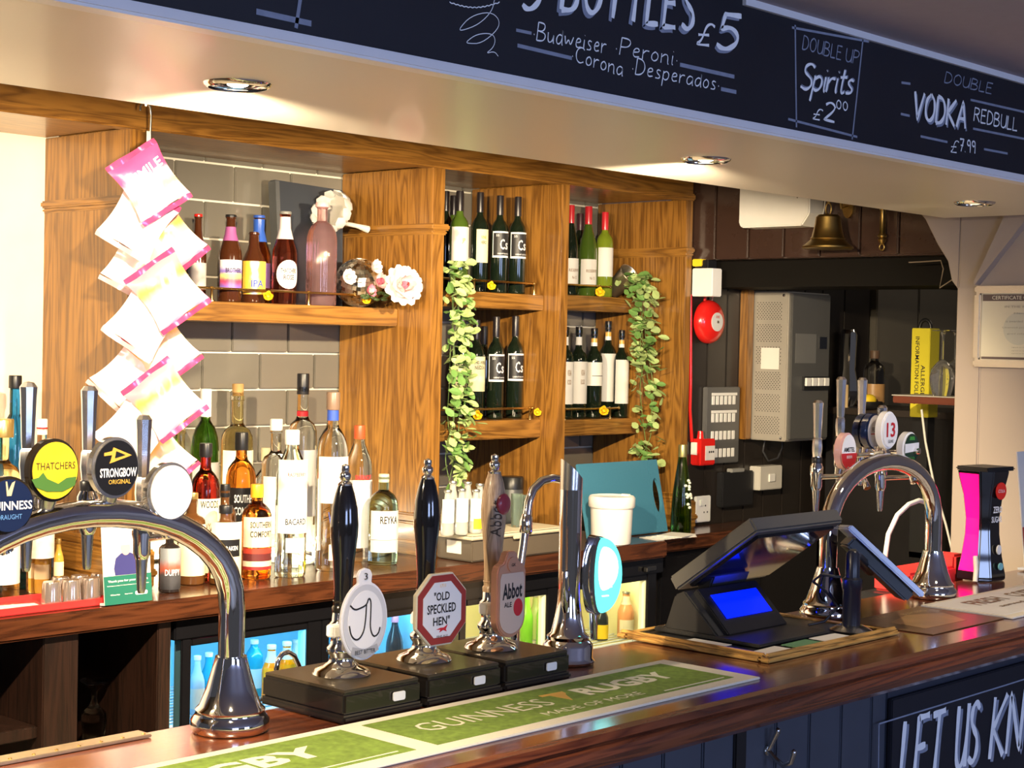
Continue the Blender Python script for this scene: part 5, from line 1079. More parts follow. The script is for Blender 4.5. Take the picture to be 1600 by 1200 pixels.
# ------------------------------------------------------------------ inside the fridges and the cupboard
def fb(label, x, yt, w, Y, zs, glass, kind, **k):
    w *= 1.2
    p = at(x, yt, Y=Y); return bottle(label, kind, (p.x, p.y, zs), p.z-zs, px(w, p)/2, glass, **k)
CYB = nm('cyan_bottle', (.02, .35, .55), .12, coat=.4); ORB = nm('orange_bottle', (.95, .26, .0), .15, coat=.4); LIME = nm('lime_bottle', (.22, .60, .04), .12, coat=.4); PCH = nm('peach_bottle', (.75, .33, .14), .12, coat=.4); DKB = nm('dark_fridge_bottle', (.02, .025, .03), .1, coat=.5)
zf = .6575
fb('pale blue bottle at the hinge side inside the cyan fridge', 308, 1025, 20, 3.56, zf, nm('pale_blue_bottle', (.45, .62, .80), .2), 'beer', cap=WCAP, lab=(.1, .45, PAPER))
fb('cyan soft drink bottle inside the glowing fridge beside the chrome foot', 326, 1020, 22, 3.60, zf, CYB, 'beer', cap=WCAP)
fb('cyan bottle with a white neck label inside the glowing fridge', 397, 1000, 24, 3.64, zf, CYB, 'tall', cap=WCAP, lab=(.15, .5, nm('pale_blue_label', (.55, .75, .85), .5)))
fb('orange drink bottle inside the cyan fridge with a white cap', 424, 1008, 25, 3.55, zf, ORB, 'beer', cap=WCAP, lab=(.35, .62, nm('orange_label', (.98, .42, .01), .5)), neck=(.70, .9, PAPER))
fb('orange drink bottle inside the cyan fridge behind the hooked spout', 448, 1003, 25, 3.56, zf, ORB, 'beer', cap=WCAP, lab=(.35, .62, nm('orange_label', (.98, .42, .01), .5)), neck=(.70, .9, PAPER))
fb('pale bottle with a pink label deep inside the cyan fridge', 462, 1000, 20, 3.72, zf, nm('pale_bottle', (.75, .80, .75), .2), 'beer', cap=WCAP, lab=(.2, .5, PETR))
fb('dark bottle with a pink shoulder inside the fridge between the pump clips', 617, 955, 23, 3.54, zf, DKB, 'burgundy', cap=nm('pink_cap', (.7, .25, .35), .4), cap_h=.16, lab=(.1, .4, REDP))
fb('second dark bottle inside the fridge behind the octagonal clip', 606, 950, 16, 3.66, zf, DKB, 'burgundy', cap=BLACKP, cap_h=.16)
for i, (x, yt, w, Y, m_, lbl) in enumerate(((823, 925, 17, 3.60, LIME, 'lime green bottle inside the pale fridge beside the copper clip'), (849, 920, 18, 3.58, LIME, 'bright green bottle inside the pale fridge'), (880, 915, 18, 3.63, ORB, 'orange bottle inside the pale fridge behind the lager font'),
        (836, 930, 16, 3.72, nm('pale_lime', (.55, .70, .25), .2), 'pale lime bottle at the back of the pale fridge'), (858, 926, 16, 3.74, nm('pale_lime', (.55, .7, .25), .2), 'pale bottle second row of the pale fridge'),
        (940, 938, 18, 3.56, DKB, 'dark yellow labelled bottle beside the glowing lens'), (960, 922, 20, 3.66, nm('brown_fridge_bottle', (.35, .15, .03), .12, coat=.4), 'amber beer bottle inside the pale fridge'), (978, 924, 22, 3.54, PCH, 'peach rose bottle with a cream neck inside the pale fridge'))):
    fb(lbl, x, yt, w, Y, zf, m_, 'beer', cap=MIXC, cap_h=.05, neck=(.72, .9, CREAM) if i == 7 else None, lab=(.05, .40, (LIME, LIME, ORB, CREAM, CREAM, YEL, nm('brown_label', (.10, .09, .03), .5), CREAM)[i]) if i > 4 else None)
for i, (x, y) in enumerate(((128, 1050), (172, 1040), (203, 1038))):
    p = at(x, y, Y=(3.60, 3.72, 3.62)[i]); xx = (2.248, 2.31, 2.376)[i]; g_ = thing('hurricane_glass', ('upturned stemmed glass nearest the cupboard side', 'upturned stemmed glass at the back of the cupboard', 'upturned stemmed glass beside the pale wooden cupboard edge')[i], 'glass', (xx, p.y, .5056), group='upturned stemmed glasses in the cupboard')
    h = .27; MB().lathe([(.040, 0), (.042, .001), (.038, .06), (.030, .11), (.027, .13), (.032, .165), (.030, .185), (.012, .205), (.006, .22), (.008, .24), (.030, .262), (.036, .267), (.036, .269), (0, .269)], 32).obj('glass', nm('cut_glass_clear', (.92, .93, .93), .03, 0, 1., ior=1.25), g_, smooth=30)

# ------------------------------------------------------------------ till, tablet stand and cards on the bar
t = thing('till_tray', 'worn wooden edged tray under the till on the bar', 'tray', (2.66, 1.80, ZC))
TW_ = wood('worn_tray_wood', (.16, .07, .012), (.62, .34, .08), 3, scale=2, rough=.5)
MB().span((-.215, -.16, .001), (.215, .16, .006)).obj('base', BLACKP, t)
for a, b in (((-.225, -.172, .0005), (.225, -.150, .009)), ((-.225, .150, .0005), (.225, .172, .009)), ((-.225, -.150, .0005), (-.203, .150, .009)), ((.203, -.150, .0005), (.225, .150, .009))): MB().span(a, b).obj('edge', TW_, t, bevel=.003)
for a, b in (((-.221, -.168, .008), (.221, -.158, .016)), ((-.221, -.158, .008), (-.211, .168, .016))): MB().span(a, b).obj('lip', TW_, t, bevel=.003)
for i, (x, y, r_, m_) in enumerate(((2.515, 1.676, .06, PAPER), (2.486, 1.80, 1.57, PAPER), (2.615, 1.676, .03, nm('green_receipt', (.12, .28, .14), .6)), (2.712, 1.676, -.04, PAPER))):
    tag(MB().box((0, 0, 0), (.085, .04, .0012)).obj('receipt', m_, loc=(x, y, ZC+.0072+.0004*i), rot=(0, 0, r_)), ('white receipt curling over the corner of the till tray', 'white receipt along the side of the till tray', 'green printed slip in the front of the till tray', 'white slip beside the green one in the till tray')[i], 'paper')
DKP = nm('till_plastic', (.026, .025, .024), .42); DKP2 = nm('till_edge_plastic', (.10, .095, .085), .35)
t = thing('till', 'black point of sale till with a slanted screen and small lit customer display', 'till', (2.70, 1.82, ZC+.0075))
def tl(mb, n, mt, par=t, **k):
    o = mb.obj(n, mt, par, **k)
    if par is t: o.matrix_parent_inverse = Matrix.Translation(-Vector((2.70, 1.82, ZC+.0075)))
    return o
mb = MB(); mb.prism([(1.702, 1.108), (1.945, 1.108), (1.945, 1.116), (1.702, 1.114)], .235, (2.515, 0, 0), (0, 1, 0), (0, 0, 1)); tl(mb, 'base', DKP, bevel=.002)
mb = MB(); mb.prism([(1.80, 1.113), (1.935, 1.113), (1.925, 1.122), (1.905, 1.180), (1.882, 1.190)], .22, (2.525, 0, 0), (0, 1, 0), (0, 0, 1)); tl(mb, 'body', DKP, bevel=.003)
mb = MB(); mb.prism([(1.885, 1.17), (1.915, 1.17), (1.875, 1.262), (1.85, 1.255)], .12, (2.60, 0, 0), (0, 1, 0), (0, 0, 1)); tl(mb, 'neck', DKP, bevel=.003)
sd = Vector((0, 1.757-1.931, 1.336-1.211)).normalized(); sn = Vector((0, sd.z, -sd.y)) * -1   # along the slab, and downward normal
mb = MB(); lo, hi = Vector((0, 1.935, 1.208)), Vector((0, 1.752, 1.339))
nrm = Vector((0, -(hi-lo).z, (hi-lo).y)).normalized()
if nrm.z > 0: nrm = -nrm
q = [lo, hi, hi+nrm*.030, lo+nrm*.030]
mb.prism([(v.y, v.z) for v in q], .30, (2.545, 0, 0), (0, 1, 0), (0, 0, 1)); scr = tl(mb, 'screen', DKP2, bevel=.004)
e0, e1 = lo.lerp(hi, .10), lo.lerp(hi, .93)
mb = MB(); q2 = [e0+nrm*.028, e1+nrm*.028, e1+nrm*.036, e0+nrm*.036]; mb.prism([(v.y, v.z) for v in q2], .264, (2.563, 0, 0), (0, 1, 0), (0, 0, 1)); bk = mb.obj('back_cover', nm('till_back_gloss', (.012, .011, .014), .10, coat=.6), scr, bevel=.002)
mb = MB(); hs = [Vector((0, 1.790, 1.116)), Vector((0, 1.868, 1.194)), Vector((0, 1.882, 1.180)), Vector((0, 1.808, 1.112))]
mb.prism([(v.y, v.z) for v in hs], .195, (2.545, 0, 0), (0, 1, 0), (0, 0, 1)); dsp = tl(mb, 'customer_display', BLACKP, bevel=.002)
a_, b_ = Vector((0, 1.796, 1.122)), Vector((0, 1.842, 1.168)); up = (b_-a_).normalized(); MB().prism([(0, .026), (.150, .026), (.150, .082), (0, .082)], .0012, (2.568, a_.y-.0009, a_.z+.0009), (1, 0, 0), up).obj('display_glass', nm('blue_backlit_display', (.005, .02, .6), .2, emit=1.3, ecol=(.0, .012, 1.)), dsp)
tl(MB().span((2.60, 1.885, 1.205), (2.63, 1.90, 1.215)), 'card_slot', STEEL, bevel=.001)
blue = light('display_glow', 'AREA', (2.66, 1.822, 1.166), .35, (.01, .03, 1.), aim=(2.66, 1.78, 1.33), shape='RECTANGLE', size=.14, size_y=.03)
# tablet on its post
t = thing('tablet_stand', 'slim tablet tilted on a black post with chrome flange beside the till', 'card terminal', (2.815, 1.695, ZC+.0075))
MB().lathe([(.040, 0), (.041, .002), (.030, .008), (.020, .012), (0, .012)], 32).obj('flange', STEEL, t, smooth=45)
MB().lathe([(.0175, .010), (.0175, .080), (.0195, .082), (.0195, .10), (.014, .104), (.013, .15), (.009, .155), (0, .155)], 28).obj('post', nm('post_black', (.012, .014, .025), .3), t, smooth=45)
a_ = Vector((2.815, 1.695, ZC+.0075)); c0 = at(1376, 874, Y=1.735)
A_ = Vector((.80, .60, -.10)).normalized(); B_ = (Vector((.60, -.80, 0))*.74+Vector((0, 0, -.67))).normalized(); B_ = (B_-A_*B_.dot(A_)).normalized(); N_ = A_.cross(B_)
if N_.z < 0: N_ = -N_
def tb(u0, u1, v0, v1, n0, n1, n, mt, **k):
    mb = MB(); q = [mb.bm.verts.new(c0+A_*u+B_*v+N_*w) for w in (n0, n1) for u, v in ((u0, v0), (u1, v0), (u1, v1), (u0, v1))]
    for f in ((0, 1, 2, 3), (4, 5, 6, 7), (0, 1, 5, 4), (1, 2, 6, 5), (2, 3, 7, 6), (3, 0, 4, 7)): mb.bm.faces.new([q[i] for i in f])
    o = mb.obj(n, mt, t, **k); o.matrix_parent_inverse = Matrix.Translation(-a_)
tb(-.10, .12, -.098, .098, -.007, .005, 'tablet', nm('tablet_silver', (.34, .38, .48), .3, .4), bevel=.003)
tb(-.094, .114, -.092, .092, .0049, .0060, 'screen_glass', BLACKG); tb(-.08, .08, -.075, .085, -.032, -.0071, 'cradle', BLACKP, bevel=.004)
o = MB().tube([(2.815, 1.695, 1.255), (2.83, 1.70, 1.252), tuple(c0-N_*.03)], .012, 10).obj('arm', BLACKP, t, smooth=50); o.matrix_parent_inverse = Matrix.Translation(-a_)
o = MB().tube([(2.805, 1.715, 1.21), (2.775, 1.74, 1.215), (2.77, 1.755, 1.20), (2.80, 1.745, 1.18), (2.815, 1.725, 1.15), (2.79, 1.74, 1.122), (2.765, 1.76, 1.115)], .0028, 8).obj('cable', BLACKP, t, smooth=50); o.matrix_parent_inverse = Matrix.Translation(-a_)
# menus
t = thing('menu_card', 'brown printed menu card lying on the bar beside the tablet post', 'menu', (3.08, 1.68, ZC))
MB().span((-.15, -.098, .0005), (.15, .098, .002)).obj('card', nm('kraft_print', (.20, .105, .045), .35, var=.5, vscale=12), t)
MB().prism([(-.10, -.055), (.06, -.06), (.11, .02), (.02, .055), (-.09, .03)], .0004, (0, 0, .0021), (1, 0, 0), (0, 1, 0)).obj('printed_photo', nm('tan_print', (.42, .24, .10), .35, var=.3, vscale=25), t)
for s, x, y, w in (('BURGERS', .06, .062, .09), ('PIZZA', -.06, .075, .06)): text_flat(s, t, nm('tan_ink', (.55, .40, .22), .6), (x, y, .0021), (1, 0, 0), (0, 1, 0), w, .014)
t = thing('bar_runner', 'white printed bar runner at the far end of the bar under the cola font', 'bar runner', (3.80, 1.68, ZC))
MB().span((-.565, -.115, .0005), (.62, .098, .0045)).obj('mat', RUN, t, bevel=.001)
MB().span((-.55, -.09, .0045), (.60, .085, .005)).obj('printed_panel', nm('runner_white', (.86, .84, .78), .8), t)
for s, x, y, w, h in (('FRESH', -.40, .03, .14, .05), ('COFFEE', -.20, .03, .16, .05), ('served here daily', -.30, -.03, .3, .02)): text_flat(s, t, nm('brown_print', (.30, .20, .12), .6), (x, y, .005), (1, 0, 0), (0, 1, 0), w, h, .02)
# cola font
cb = Vector((3.762, 1.905, ZC)); t = thing('cola_font', 'waisted black zero sugar cola font with a magenta lit side', 'beer font', cb, rz=R(-8))
prof = [(.052, 0), (.052, .012), (.044, .055), (.037, .11), (.036, .15), (.042, .205), (.052, .250), (.055, .268)]
def waist(f, y0, y1, d=0.):
    mb = MB(); pts = [(-r*f, z) for r, z in prof]+[(r*f, z) for r, z in reversed(prof)]; mb.prism(pts, y1-y0, (0, y1, 0), (1, 0, 0), (0, 0, 1)); return mb
mb = MB(); rings = []
for r, z in prof:
    rings.append([mb.bm.verts.new((r*x, r*y*.9+.0, z)) for x, y in ((-1, -.55), (-.55, -1), (.6, -1), (1, -.5), (1, .8), (-1, .8))])
for a, b in zip(rings, rings[1:]):
    for i in range(6): mb.bm.faces.new((a[i], a[(i+1) % 6], b[(i+1) % 6], b[i]))
mb.bm.faces.new(rings[0][::-1]); mb.bm.faces.new(rings[-1]); mb.obj('body', BLACKG, t, bevel=.003, smooth=35)
MB().span((-.056, -.05, .266), (.058, .045, .276)).obj('top_cap', BLACKP, t, bevel=.004)
mb = MB(); st = []
for r, z in [(a, b) for a, b in prof if .02 < b < .26]+[(.0535, .259)]: st.append([mb.bm.verts.new((-r*1.0-.0012, y*r, z)) for y in (-.42, .62)])
st.insert(0, [mb.bm.verts.new((-.0505-.0012, y*.05, .022)) for y in (-.42, .62)])
for a, b in zip(st, st[1:]): mb.bm.faces.new((a[0], a[1], b[1], b[0]))
mb.obj('lit_panel', nm('magenta_backlight', (1., .0, .25), .3, emit=1.7, ecol=(1., .0, .13)), t)
def cf(z): 
    for (a, b), (c, d) in zip(prof, prof[1:]):
        if b <= z <= d: return a+(c-a)*(z-b)/(d-b)
MB().prism(circle(.021, 28), .002, (.006, -.9*cf(.218)-.0035, .218)).obj('red_disc', nm('bright_red_disc', (.75, .03, .02), .3), t)
for s, z, w, h in (('ZERO', .172, .036, .016), ('SUGAR', .148, .042, .015)): text_flat(s, t, WINK, (.006, -.9*cf(z)-.002, z), (1, 0, 0), (0, 0, 1), w, h, .02)
text_flat('COLA', t, WINK, (.006, -.9*cf(.218)-.0057, .218), (1, 0, 0), (0, 0, 1), .026, .008)
MB().prism(circle(.009, 20, 1, 1.3), .003, (.006, -.9*cf(.07)-.004, .075)).obj('white_button', WHITE, t); MB().prism(circle(.009, 20), .003, (.006, -.9*cf(.035)-.005, .035)).obj('logo_disc', nm('teal_disc', (.2, .5, .55), .3), t)
MB().tube([(-.055, -.02, .06), (-.065, -.03, .03), (-.075, -.035, .002)], .006, 10).obj('drain_tube', nm('ivory_tube', (.75, .70, .60), .4), t, smooth=50)
t = thing('red_caddy', 'low red plastic caddy behind the far foot of the chrome arch', 'caddy', (3.66, 2.0, ZC-.02)); MB().span((-.16, -.05, .0), (.06, .05, .05)).obj('box', REDP, t, bevel=.006); MB().span((.07, -.04, .0), (.12, .05, .075)).obj('end_block', REDP, t, bevel=.006)
MB().span((-.2, -.06, -.06), (.16, .06, 0)).obj('bracket', BLACKP, t)
tag(MB().tube([at(x, y, Y=2.06) for x, y in ((1383, 905), (1383, 870), (1388, 835), (1402, 805), (1420, 788), (1436, 782), (1450, 786), (1461, 800), (1467, 830), (1468, 870), (1466, 905))], .006, 12).obj('white_hose', nm('grey_white_hose', (.50, .49, .46), .4), smooth=60), 'pale curved hose rising through the chrome arch', 'hose')

# ------------------------------------------------------------------ wall equipment beyond the oak unit
WY = 3.622
t = thing('consumer_unit', 'tall grey metal consumer unit with a perforated side and row of breakers', 'fuse box', (5.215, WY, 1.30))
def cu(mb, n, mt, par=t, **k):
    o = mb.obj(n, mt, par, **k)
    if par is t: o.matrix_parent_inverse = Matrix.Translation((-5.215, -WY, -1.30))
    return o
GRM = nm('warm_grey_steel', (.37, .345, .30), .4, .2); GRD = nm('mid_grey_steel', (.10, .10, .098), .4, .2)
cu(MB().span((5.215, 3.44, 1.308), (5.50, WY, 1.865)), 'body', GRM, bevel=.004); cu(MB().span((5.225, 3.428, 1.315), (5.485, 3.442, 1.86)), 'door', GRD, bevel=.003)
mb = MB()
for blk in range(6):
    for i in range(9):
        for j in range(10):
            z = 1.335+.083*blk+.0068*j+(.012 if blk > 2 else 0); y = 3.47+.0125*i+(.006 if j % 2 else 0)
            if blk == 3 and False: continue
            mb.bm.faces.new([mb.bm.verts.new((5.2145, y+a, z+b)) for a, b in ((-.0028, 0), (0, -.0022), (.0028, 0), (0, .0022))])
cu(mb, 'perforations', BLACKW)['kind'] = 'stuff'
cu(MB().span((5.2128, 3.475, 1.575), (5.214, 3.555, 1.655)), 'notice', PAPER)
for y, z in ((3.60, 1.45), (3.60, 1.61), (3.60, 1.77), (3.46, 1.85), (3.46, 1.32)): cu(MB().lathe([(.006, 0), (.005, .003), (0, .004)], 12, (5.2145, y, z), Matrix.Rotation(-PI/2, 3, 'Y')), 'screw', STEEL)
cu(MB().span((5.30, 3.418, 1.50), (5.47, 3.429, 1.55)), 'breaker_bay', BLACKP)
for i in range(4): cu(MB().span((5.305+.042*i, 3.410, 1.515), (5.335+.042*i, 3.420, 1.545)), 'breaker', WHITE, bevel=.001)
cu(MB().span((5.41, 3.425, 1.655), (5.46, 3.43, 1.70)), 'meter_window', BLACKG); cu(MB().span((5.25, 3.4272, 1.60), (5.39, 3.4285, 1.71)), 'chart_card', nm('grey_chart', (.15, .15, .145), .5))
tag(MB().span((5.165, 3.585, 1.31), (5.205, WY, 1.87)).obj('oak_batten', OAKZ, bevel=.003), 'narrow oak batten upright beside the grey consumer unit', 'batten')
p = at(1110, 503, Y=WY-.03); t = thing('fire_bell', 'round red fire alarm bell on the dark planks', 'alarm bell', (p.x, WY, p.z))
RX = Matrix.Rotation(PI/2, 3, 'X')
MB().lathe([(.050, 0), (.055, .002), (.055, .016), (.04, .02)], 36, (0, 0, 0), RX).obj('back_plate', RED, t, smooth=40)
MB().lathe([(.078, .012), (.080, .016), (.079, .030), (.070, .045), (.052, .055), (.030, .060), (0, .061)], 48, (0, 0, 0), RX).obj('gong', RED, t, smooth=40)
c_ = MB().lathe([(.034, .0585), (.034, .0615), (0, .0625)], 32, (0, 0, 0), RX).obj('centre_label', nm('bell_label', (.62, .62, .60), .35), t, smooth=40); MB().lathe([(.006, .062), (.005, .066), (0, .068)], 14, (0, 0, 0), RX).obj('nut', STEEL, c_, smooth=40)
text_flat('FIRE', c_, REDINK, (0, -.0632, .018), (1, 0, 0), (0, 0, 1), .022, .009)
q = lambda x, y: at(x, y, Y=WY-.012)
tag(MB().tube([q(1079, 460), q(1079, 520), q(1079, 600), q(1078, 640), q(1080, 672), q(1081, 690)], .0062, 10).obj('red_conduit', RED, smooth=60), 'red alarm cable running down beside the oak upright', 'cable')
tag(MB().tube([q(1103, 442), q(1102, 462), q(1100, 480)], .0055, 10).obj('red_conduit', RED, smooth=60), 'short red alarm cable dropping to the fire bell', 'cable')
tag(MB().tube([q(1112, 438), q(1114, 458), q(1112, 476)], .003, 8).obj('pink_cable', nm('pink_cable', (.55, .25, .22), .5), smooth=60), 'thin pink cable dropping behind the fire bell', 'cable')
p = at(1092, 705, Y=WY); t = thing('call_point', 'square red break glass call point below the red cable', 'call point', (p.x, WY, p.z))
MB().span((-.052, -.045, -.048), (.040, 0, .048)).obj('housing', RED, t, bevel=.004); MB().span((-.022, -.047, -.030), (.034, -.044, .022)).obj('glass_plate', nm('plate_grey', (.62, .60, .58), .3), t); MB().span((-.055, -.030, -.010), (-.0518, -.004, .035)).obj('label', PAPER, t)
for i in range(3): MB().prism([(a, b) for a, b in circle(.004, 10)], .001, (.0+.012*i, -.0472, .0)).obj('dot', INK, t)
MB().lathe([(.014, .045), (.012, .06), (.010, .075), (0, .076)], 16, (-.012, -.014, 0)).obj('cable_gland', RED, t, smooth=45)
a, b = at(1105, 605, Y=WY-.02), at(1154, 722, Y=WY-.02); kw, kh = b.x-a.x, a.z-b.z
t = thing('key_cabinet', 'grey metal rack holding four rows of white slots on the dark planks', 'rack', (a.x+kw/2, WY, b.z))
MB().span((-kw/2, -.020, 0), (kw/2, 0, kh)).obj('plate', nm('rack_grey', (.14, .14, .14), .35, .4), t, bevel=.003)
for r_ in range(4):
    for c_ in range(6): MB().span((-kw*.36+c_*kw*.125, -.0222, kh*(.08+.23*r_)), (-kw*.36+c_*kw*.125+kw*.085, -.0195, kh*(.08+.23*r_)+kh*.115)).obj('slot', WHITE, t, bevel=.001)
    if r_ > 1: MB().span((-kw*.36, -.0215, kh*(.20+.23*r_)), (kw*.40, -.0198, kh*(.235+.23*r_))).obj('slot_label', WHITE, t)
p = at(1095, 795, Y=WY); t = thing('wall_socket', 'white single plug socket with its rocker switch above the back counter', 'socket', (p.x, WY, p.z))
MB().span((-.046, -.012, -.048), (.046, 0, .048)).obj('plate', WHITE, t, bevel=.003); MB().span((-.026, -.017, .012), (-.004, -.011, .034)).obj('switch', WHITE, t, bevel=.002)
for x, z in ((.012, .012), (.004, -.012), (.024, -.012)): MB().span((x-.003, -.0124, z-.003), (x+.003, -.0118, z+.003)).obj('pin_hole', INK, t)
p = at(1188, 745, Y=WY); t = thing('switch_box', 'small white surface switch box under the grey consumer unit', 'switch', (p.x, WY, p.z)); MB().span((-.075, -.05, -.045), (.075, 0, .045)).obj('box', nm('switch_grey', (.55, .53, .48), .4), t, bevel=.003); MB().span((-.02, -.056, -.015), (.02, -.049, .015)).obj('rocker', WHITE, t, bevel=.002)
t = thing('power_strip', 'dark plastic trunking box on the planks below the key rack', 'box', (5.14, WY, 1.12)); MB().span((-.10, -.03, -.06), (.10, 0, .07)).obj('box', BLACKP, t, bevel=.004); MB().span((-.05, -.036, .068), (.03, -.01, .082)).obj('clip', nm('grey_clip', (.25, .25, .24), .5), t, bevel=.002)
tag(MB().tube([at(x, y, Y=WY-.03) for x, y in ((1195, 688), (1192, 705), (1200, 720), (1215, 716), (1222, 700), (1222, 686))], .004, 8).obj('black_cable', nm('dark_grey_cable', (.04, .04, .045), .4), smooth=60), 'looped dark cable hanging below the consumer unit', 'cable')
p = at(1078, 441, Y=3.60); t = thing('sensor_box', 'small white box on the end of the oak upright', 'sensor', (4.835, 3.56, p.z)); MB().span((-.004, -.05, -.05), (.055, .04, .05)).obj('box', WHITE, t, bevel=.003); MB().span((-.004, -.03, .05), (.05, .03, .08)).obj('bracket', BLACKP, t, bevel=.003)
p = at(1076, 410, Y=3.58); tag(MB().span((-.02, -.02, -.012), (.025, .02, .014)).obj('yellow_tag', YEL, loc=(4.842, 3.575, p.z), bevel=.003), 'small yellow block above the white sensor box', 'tag')
# on the bulkhead
a, b = at(1155, 300, X=BX-.09), at(1264, 352, X=BX-.09)
t = thing('emergency_light', 'large white plastic box light on the brown bulkhead beside the bell', 'light', (BX, (a.y+b.y)/2, b.z))
w_ = a.y-b.y; mb = MB(); mb.prism([(-w_/2+.03, 0), (w_/2-.012, 0), (w_/2, .014), (w_/2, .24), (-w_/2, .24), (-w_/2, .04)], .09, (0, 0, 0), (0, 1, 0), (0, 0, 1)) if False else mb.prism([(-w_/2+.03, 0), (w_/2-.012, 0), (w_/2, .014), (w_/2, .24), (-w_/2, .24), (-w_/2, .04)], .088, (-.090, 0, 0), (0, 1, 0), (0, 0, 1))
mb.obj('housing', WHITE, t, bevel=.004)
for z in (.095, .14): MB().lathe([(.003, 0), (0, .002)], 8, (-.0905, -w_*.33, z), Matrix.Rotation(-PI/2, 3, 'Y')).obj('screw', STEEL, t)
o = MB().tube([(-.02, -w_/2-.006, .03), (-.03, -w_/2-.02, .06), (-.03, -w_/2-.025, .12), (-.02, -w_/2-.02, .24)], .003, 8).obj('cable', nm('grey_white_hose', (.5, .5, .5), .4), t, smooth=50)
p = at(1293, 388, X=BX-.16); t = thing('brass_bell', 'aged brass hand bell hanging below the canopy on the bulkhead', 'bell', (BX-.16, p.y, p.z)); t.scale = (.88, .88, .88)
bh = px(58, p)
MB().lathe([(.092, -.002), (.095, 0), (.094, .006), (.074, .022), (.064, .032), (.066, .036), (.060, .042), (.052, .075), (.048, .100), (.046, .115), (.036, .124), (.012, .126), (0, .127)], 48).lathe([(.088, -.001), (.060, .03), (.045, .10), (0, .11)], 48).obj('bell', OLDBRASS, t, smooth=35)
MB().tube([(.0, .012*math.cos(a), .146+.022*math.sin(a)) for a in [2*PI*i/20 for i in range(20)]], .0035, 8, closed=True).obj('ring', OLDBRASS, t, smooth=50)
MB().tube([(0, 0, .165), (0, 0, .20), (.05, 0, .25), (.182, 0, .26)], .006, 10).obj('hanger', OLDBRASS, t, smooth=50)
MB().tube([(0, 0, .11), (0, 0, .02)], .003, 6).ball((0, 0, .012), .012, 1).obj('clapper', OLDBRASS, t, smooth=50)
p = at(1378, 384, X=BX-.03); t = thing('brass_pull', 'slim brass bell pull hanging on the bulkhead planks', 'bell pull', (BX-.03, p.y, p.z))
MB().lathe([(0, .004), (.006, .006), (.011, .012), (.014, .020), (.011, .026), (.016, .030), (.016, .034), (.010, .040), (.009, .115), (.011, .12), (.006, .128)], 24).obj('rod', OLDBRASS, t, smooth=45)
MB().tube([(0, .009*math.cos(a), -.004+.010*math.sin(a)) for a in [2*PI*i/16 for i in range(16)]], .003, 8, closed=True).obj('lower_ring', OLDBRASS, t, smooth=50); MB().tube([(0, .010*math.cos(a), .138+.010*math.sin(a)) for a in [2*PI*i/16 for i in range(16)]], .003, 8, closed=True).obj('upper_ring', OLDBRASS, t, smooth=50)
MB().tube([(0, 0, .148), (.01, 0, .16), (.032, 0, .16)], .004, 8).obj('hook', OLDBRASS, t, smooth=50)
p = at(1322, 322, X=BX-.02); tag(MB().prism([(.02*math.cos(a), .028*math.sin(a) if math.sin(a) > 0 else .04*math.sin(a)) for a in [2*PI*i/20 for i in range(20)]], .012, (BX-.012, p.y, p.z), (0, 1, 0), (0, 0, 1)).tube([(BX-.01, p.y, p.z), (BX-.05, p.y, p.z-.01), (BX-.055, p.y, p.z+.015)], .004, 8).obj('brass_hook', OLDBRASS, bevel=.002), 'small brass coat hook plate between the bell and the bell pull', 'hook')

# ------------------------------------------------------------------ end wall
cy0, cz0 = 2.379, 1.61; ch, cw = .242, .30
t = thing('certificate', 'silver framed certificate hanging on the beige end wall', 'picture frame', (WX-.001, cy0-cw/2, cz0))
def ce(mb, n, mt, par=t, **k): return mb.obj(n, mt, par, **k)
FRM = nm('silver_frame', (.62, .58, .52), .25, .8)
for a, b in (((-.02, -cw/2, 0), (0, cw/2, .022)), ((-.02, -cw/2, ch-.022), (0, cw/2, ch)), ((-.02, cw/2-.022, .022), (0, cw/2, ch-.022)), ((-.02, -cw/2, .022), (0, -cw/2+.022, ch-.022))): ce(MB().span(a, b), 'frame', FRM, bevel=.005)
pp = ce(MB().span((-.008, -cw/2+.02, .02), (-.002, cw/2-.02, ch-.02)), 'certificate_paper', nm('certificate_cream', (.56, .52, .40), .6))
BRN = nm('certificate_brown', (.10, .07, .065), .5)
MB().span((-.0088, -cw/2+.022, ch-.045), (-.0082, cw/2-.024, ch-.025)).obj('title_band', BRN, pp); MB().span((-.0088, -cw/2+.022, .024), (-.0082, cw/2-.024, .031)).obj('foot_band', BRN, pp)
def ct(s, y, z, w, h, mt=BRN, x=-.0092): text_flat(s, pp, mt, (x, y, z), (0, -1, 0), (0, 0, 1), w, h, lift=.0002)
ct('CERTIFICATE OF MEMBERSHIP', -.012, ch-.035, .215, .011, nm('pale_gold_ink', (.7, .66, .55), .5), -.0093)
for s, z, w in (('IN THE REGISTER OF', ch-.062, .15), ('Membership', ch-.082, .09), ('is awarded to the house for', ch-.105, .14), ('Licensed premises standards', ch-.124, .16), ('good cellar management', ch-.142, .13)): ct(s, -.02, z, w, .006, nm('grey_ink_soft', (.28, .26, .22), .6))
for z in (.060, .050, .042): ct('signed on behalf of the board', -.02, z, .10, .004, nm('grey_ink_soft', (.28, .26, .22), .6))
MB().prism([(a, b+.115) for a, b in circle(.048, 30)], .0003, (-.0084, .01, 0), (0, -1, 0), (0, 0, 1)).obj('seal_print', nm('certificate_seal', (.47, .46, .38), .6), pp)

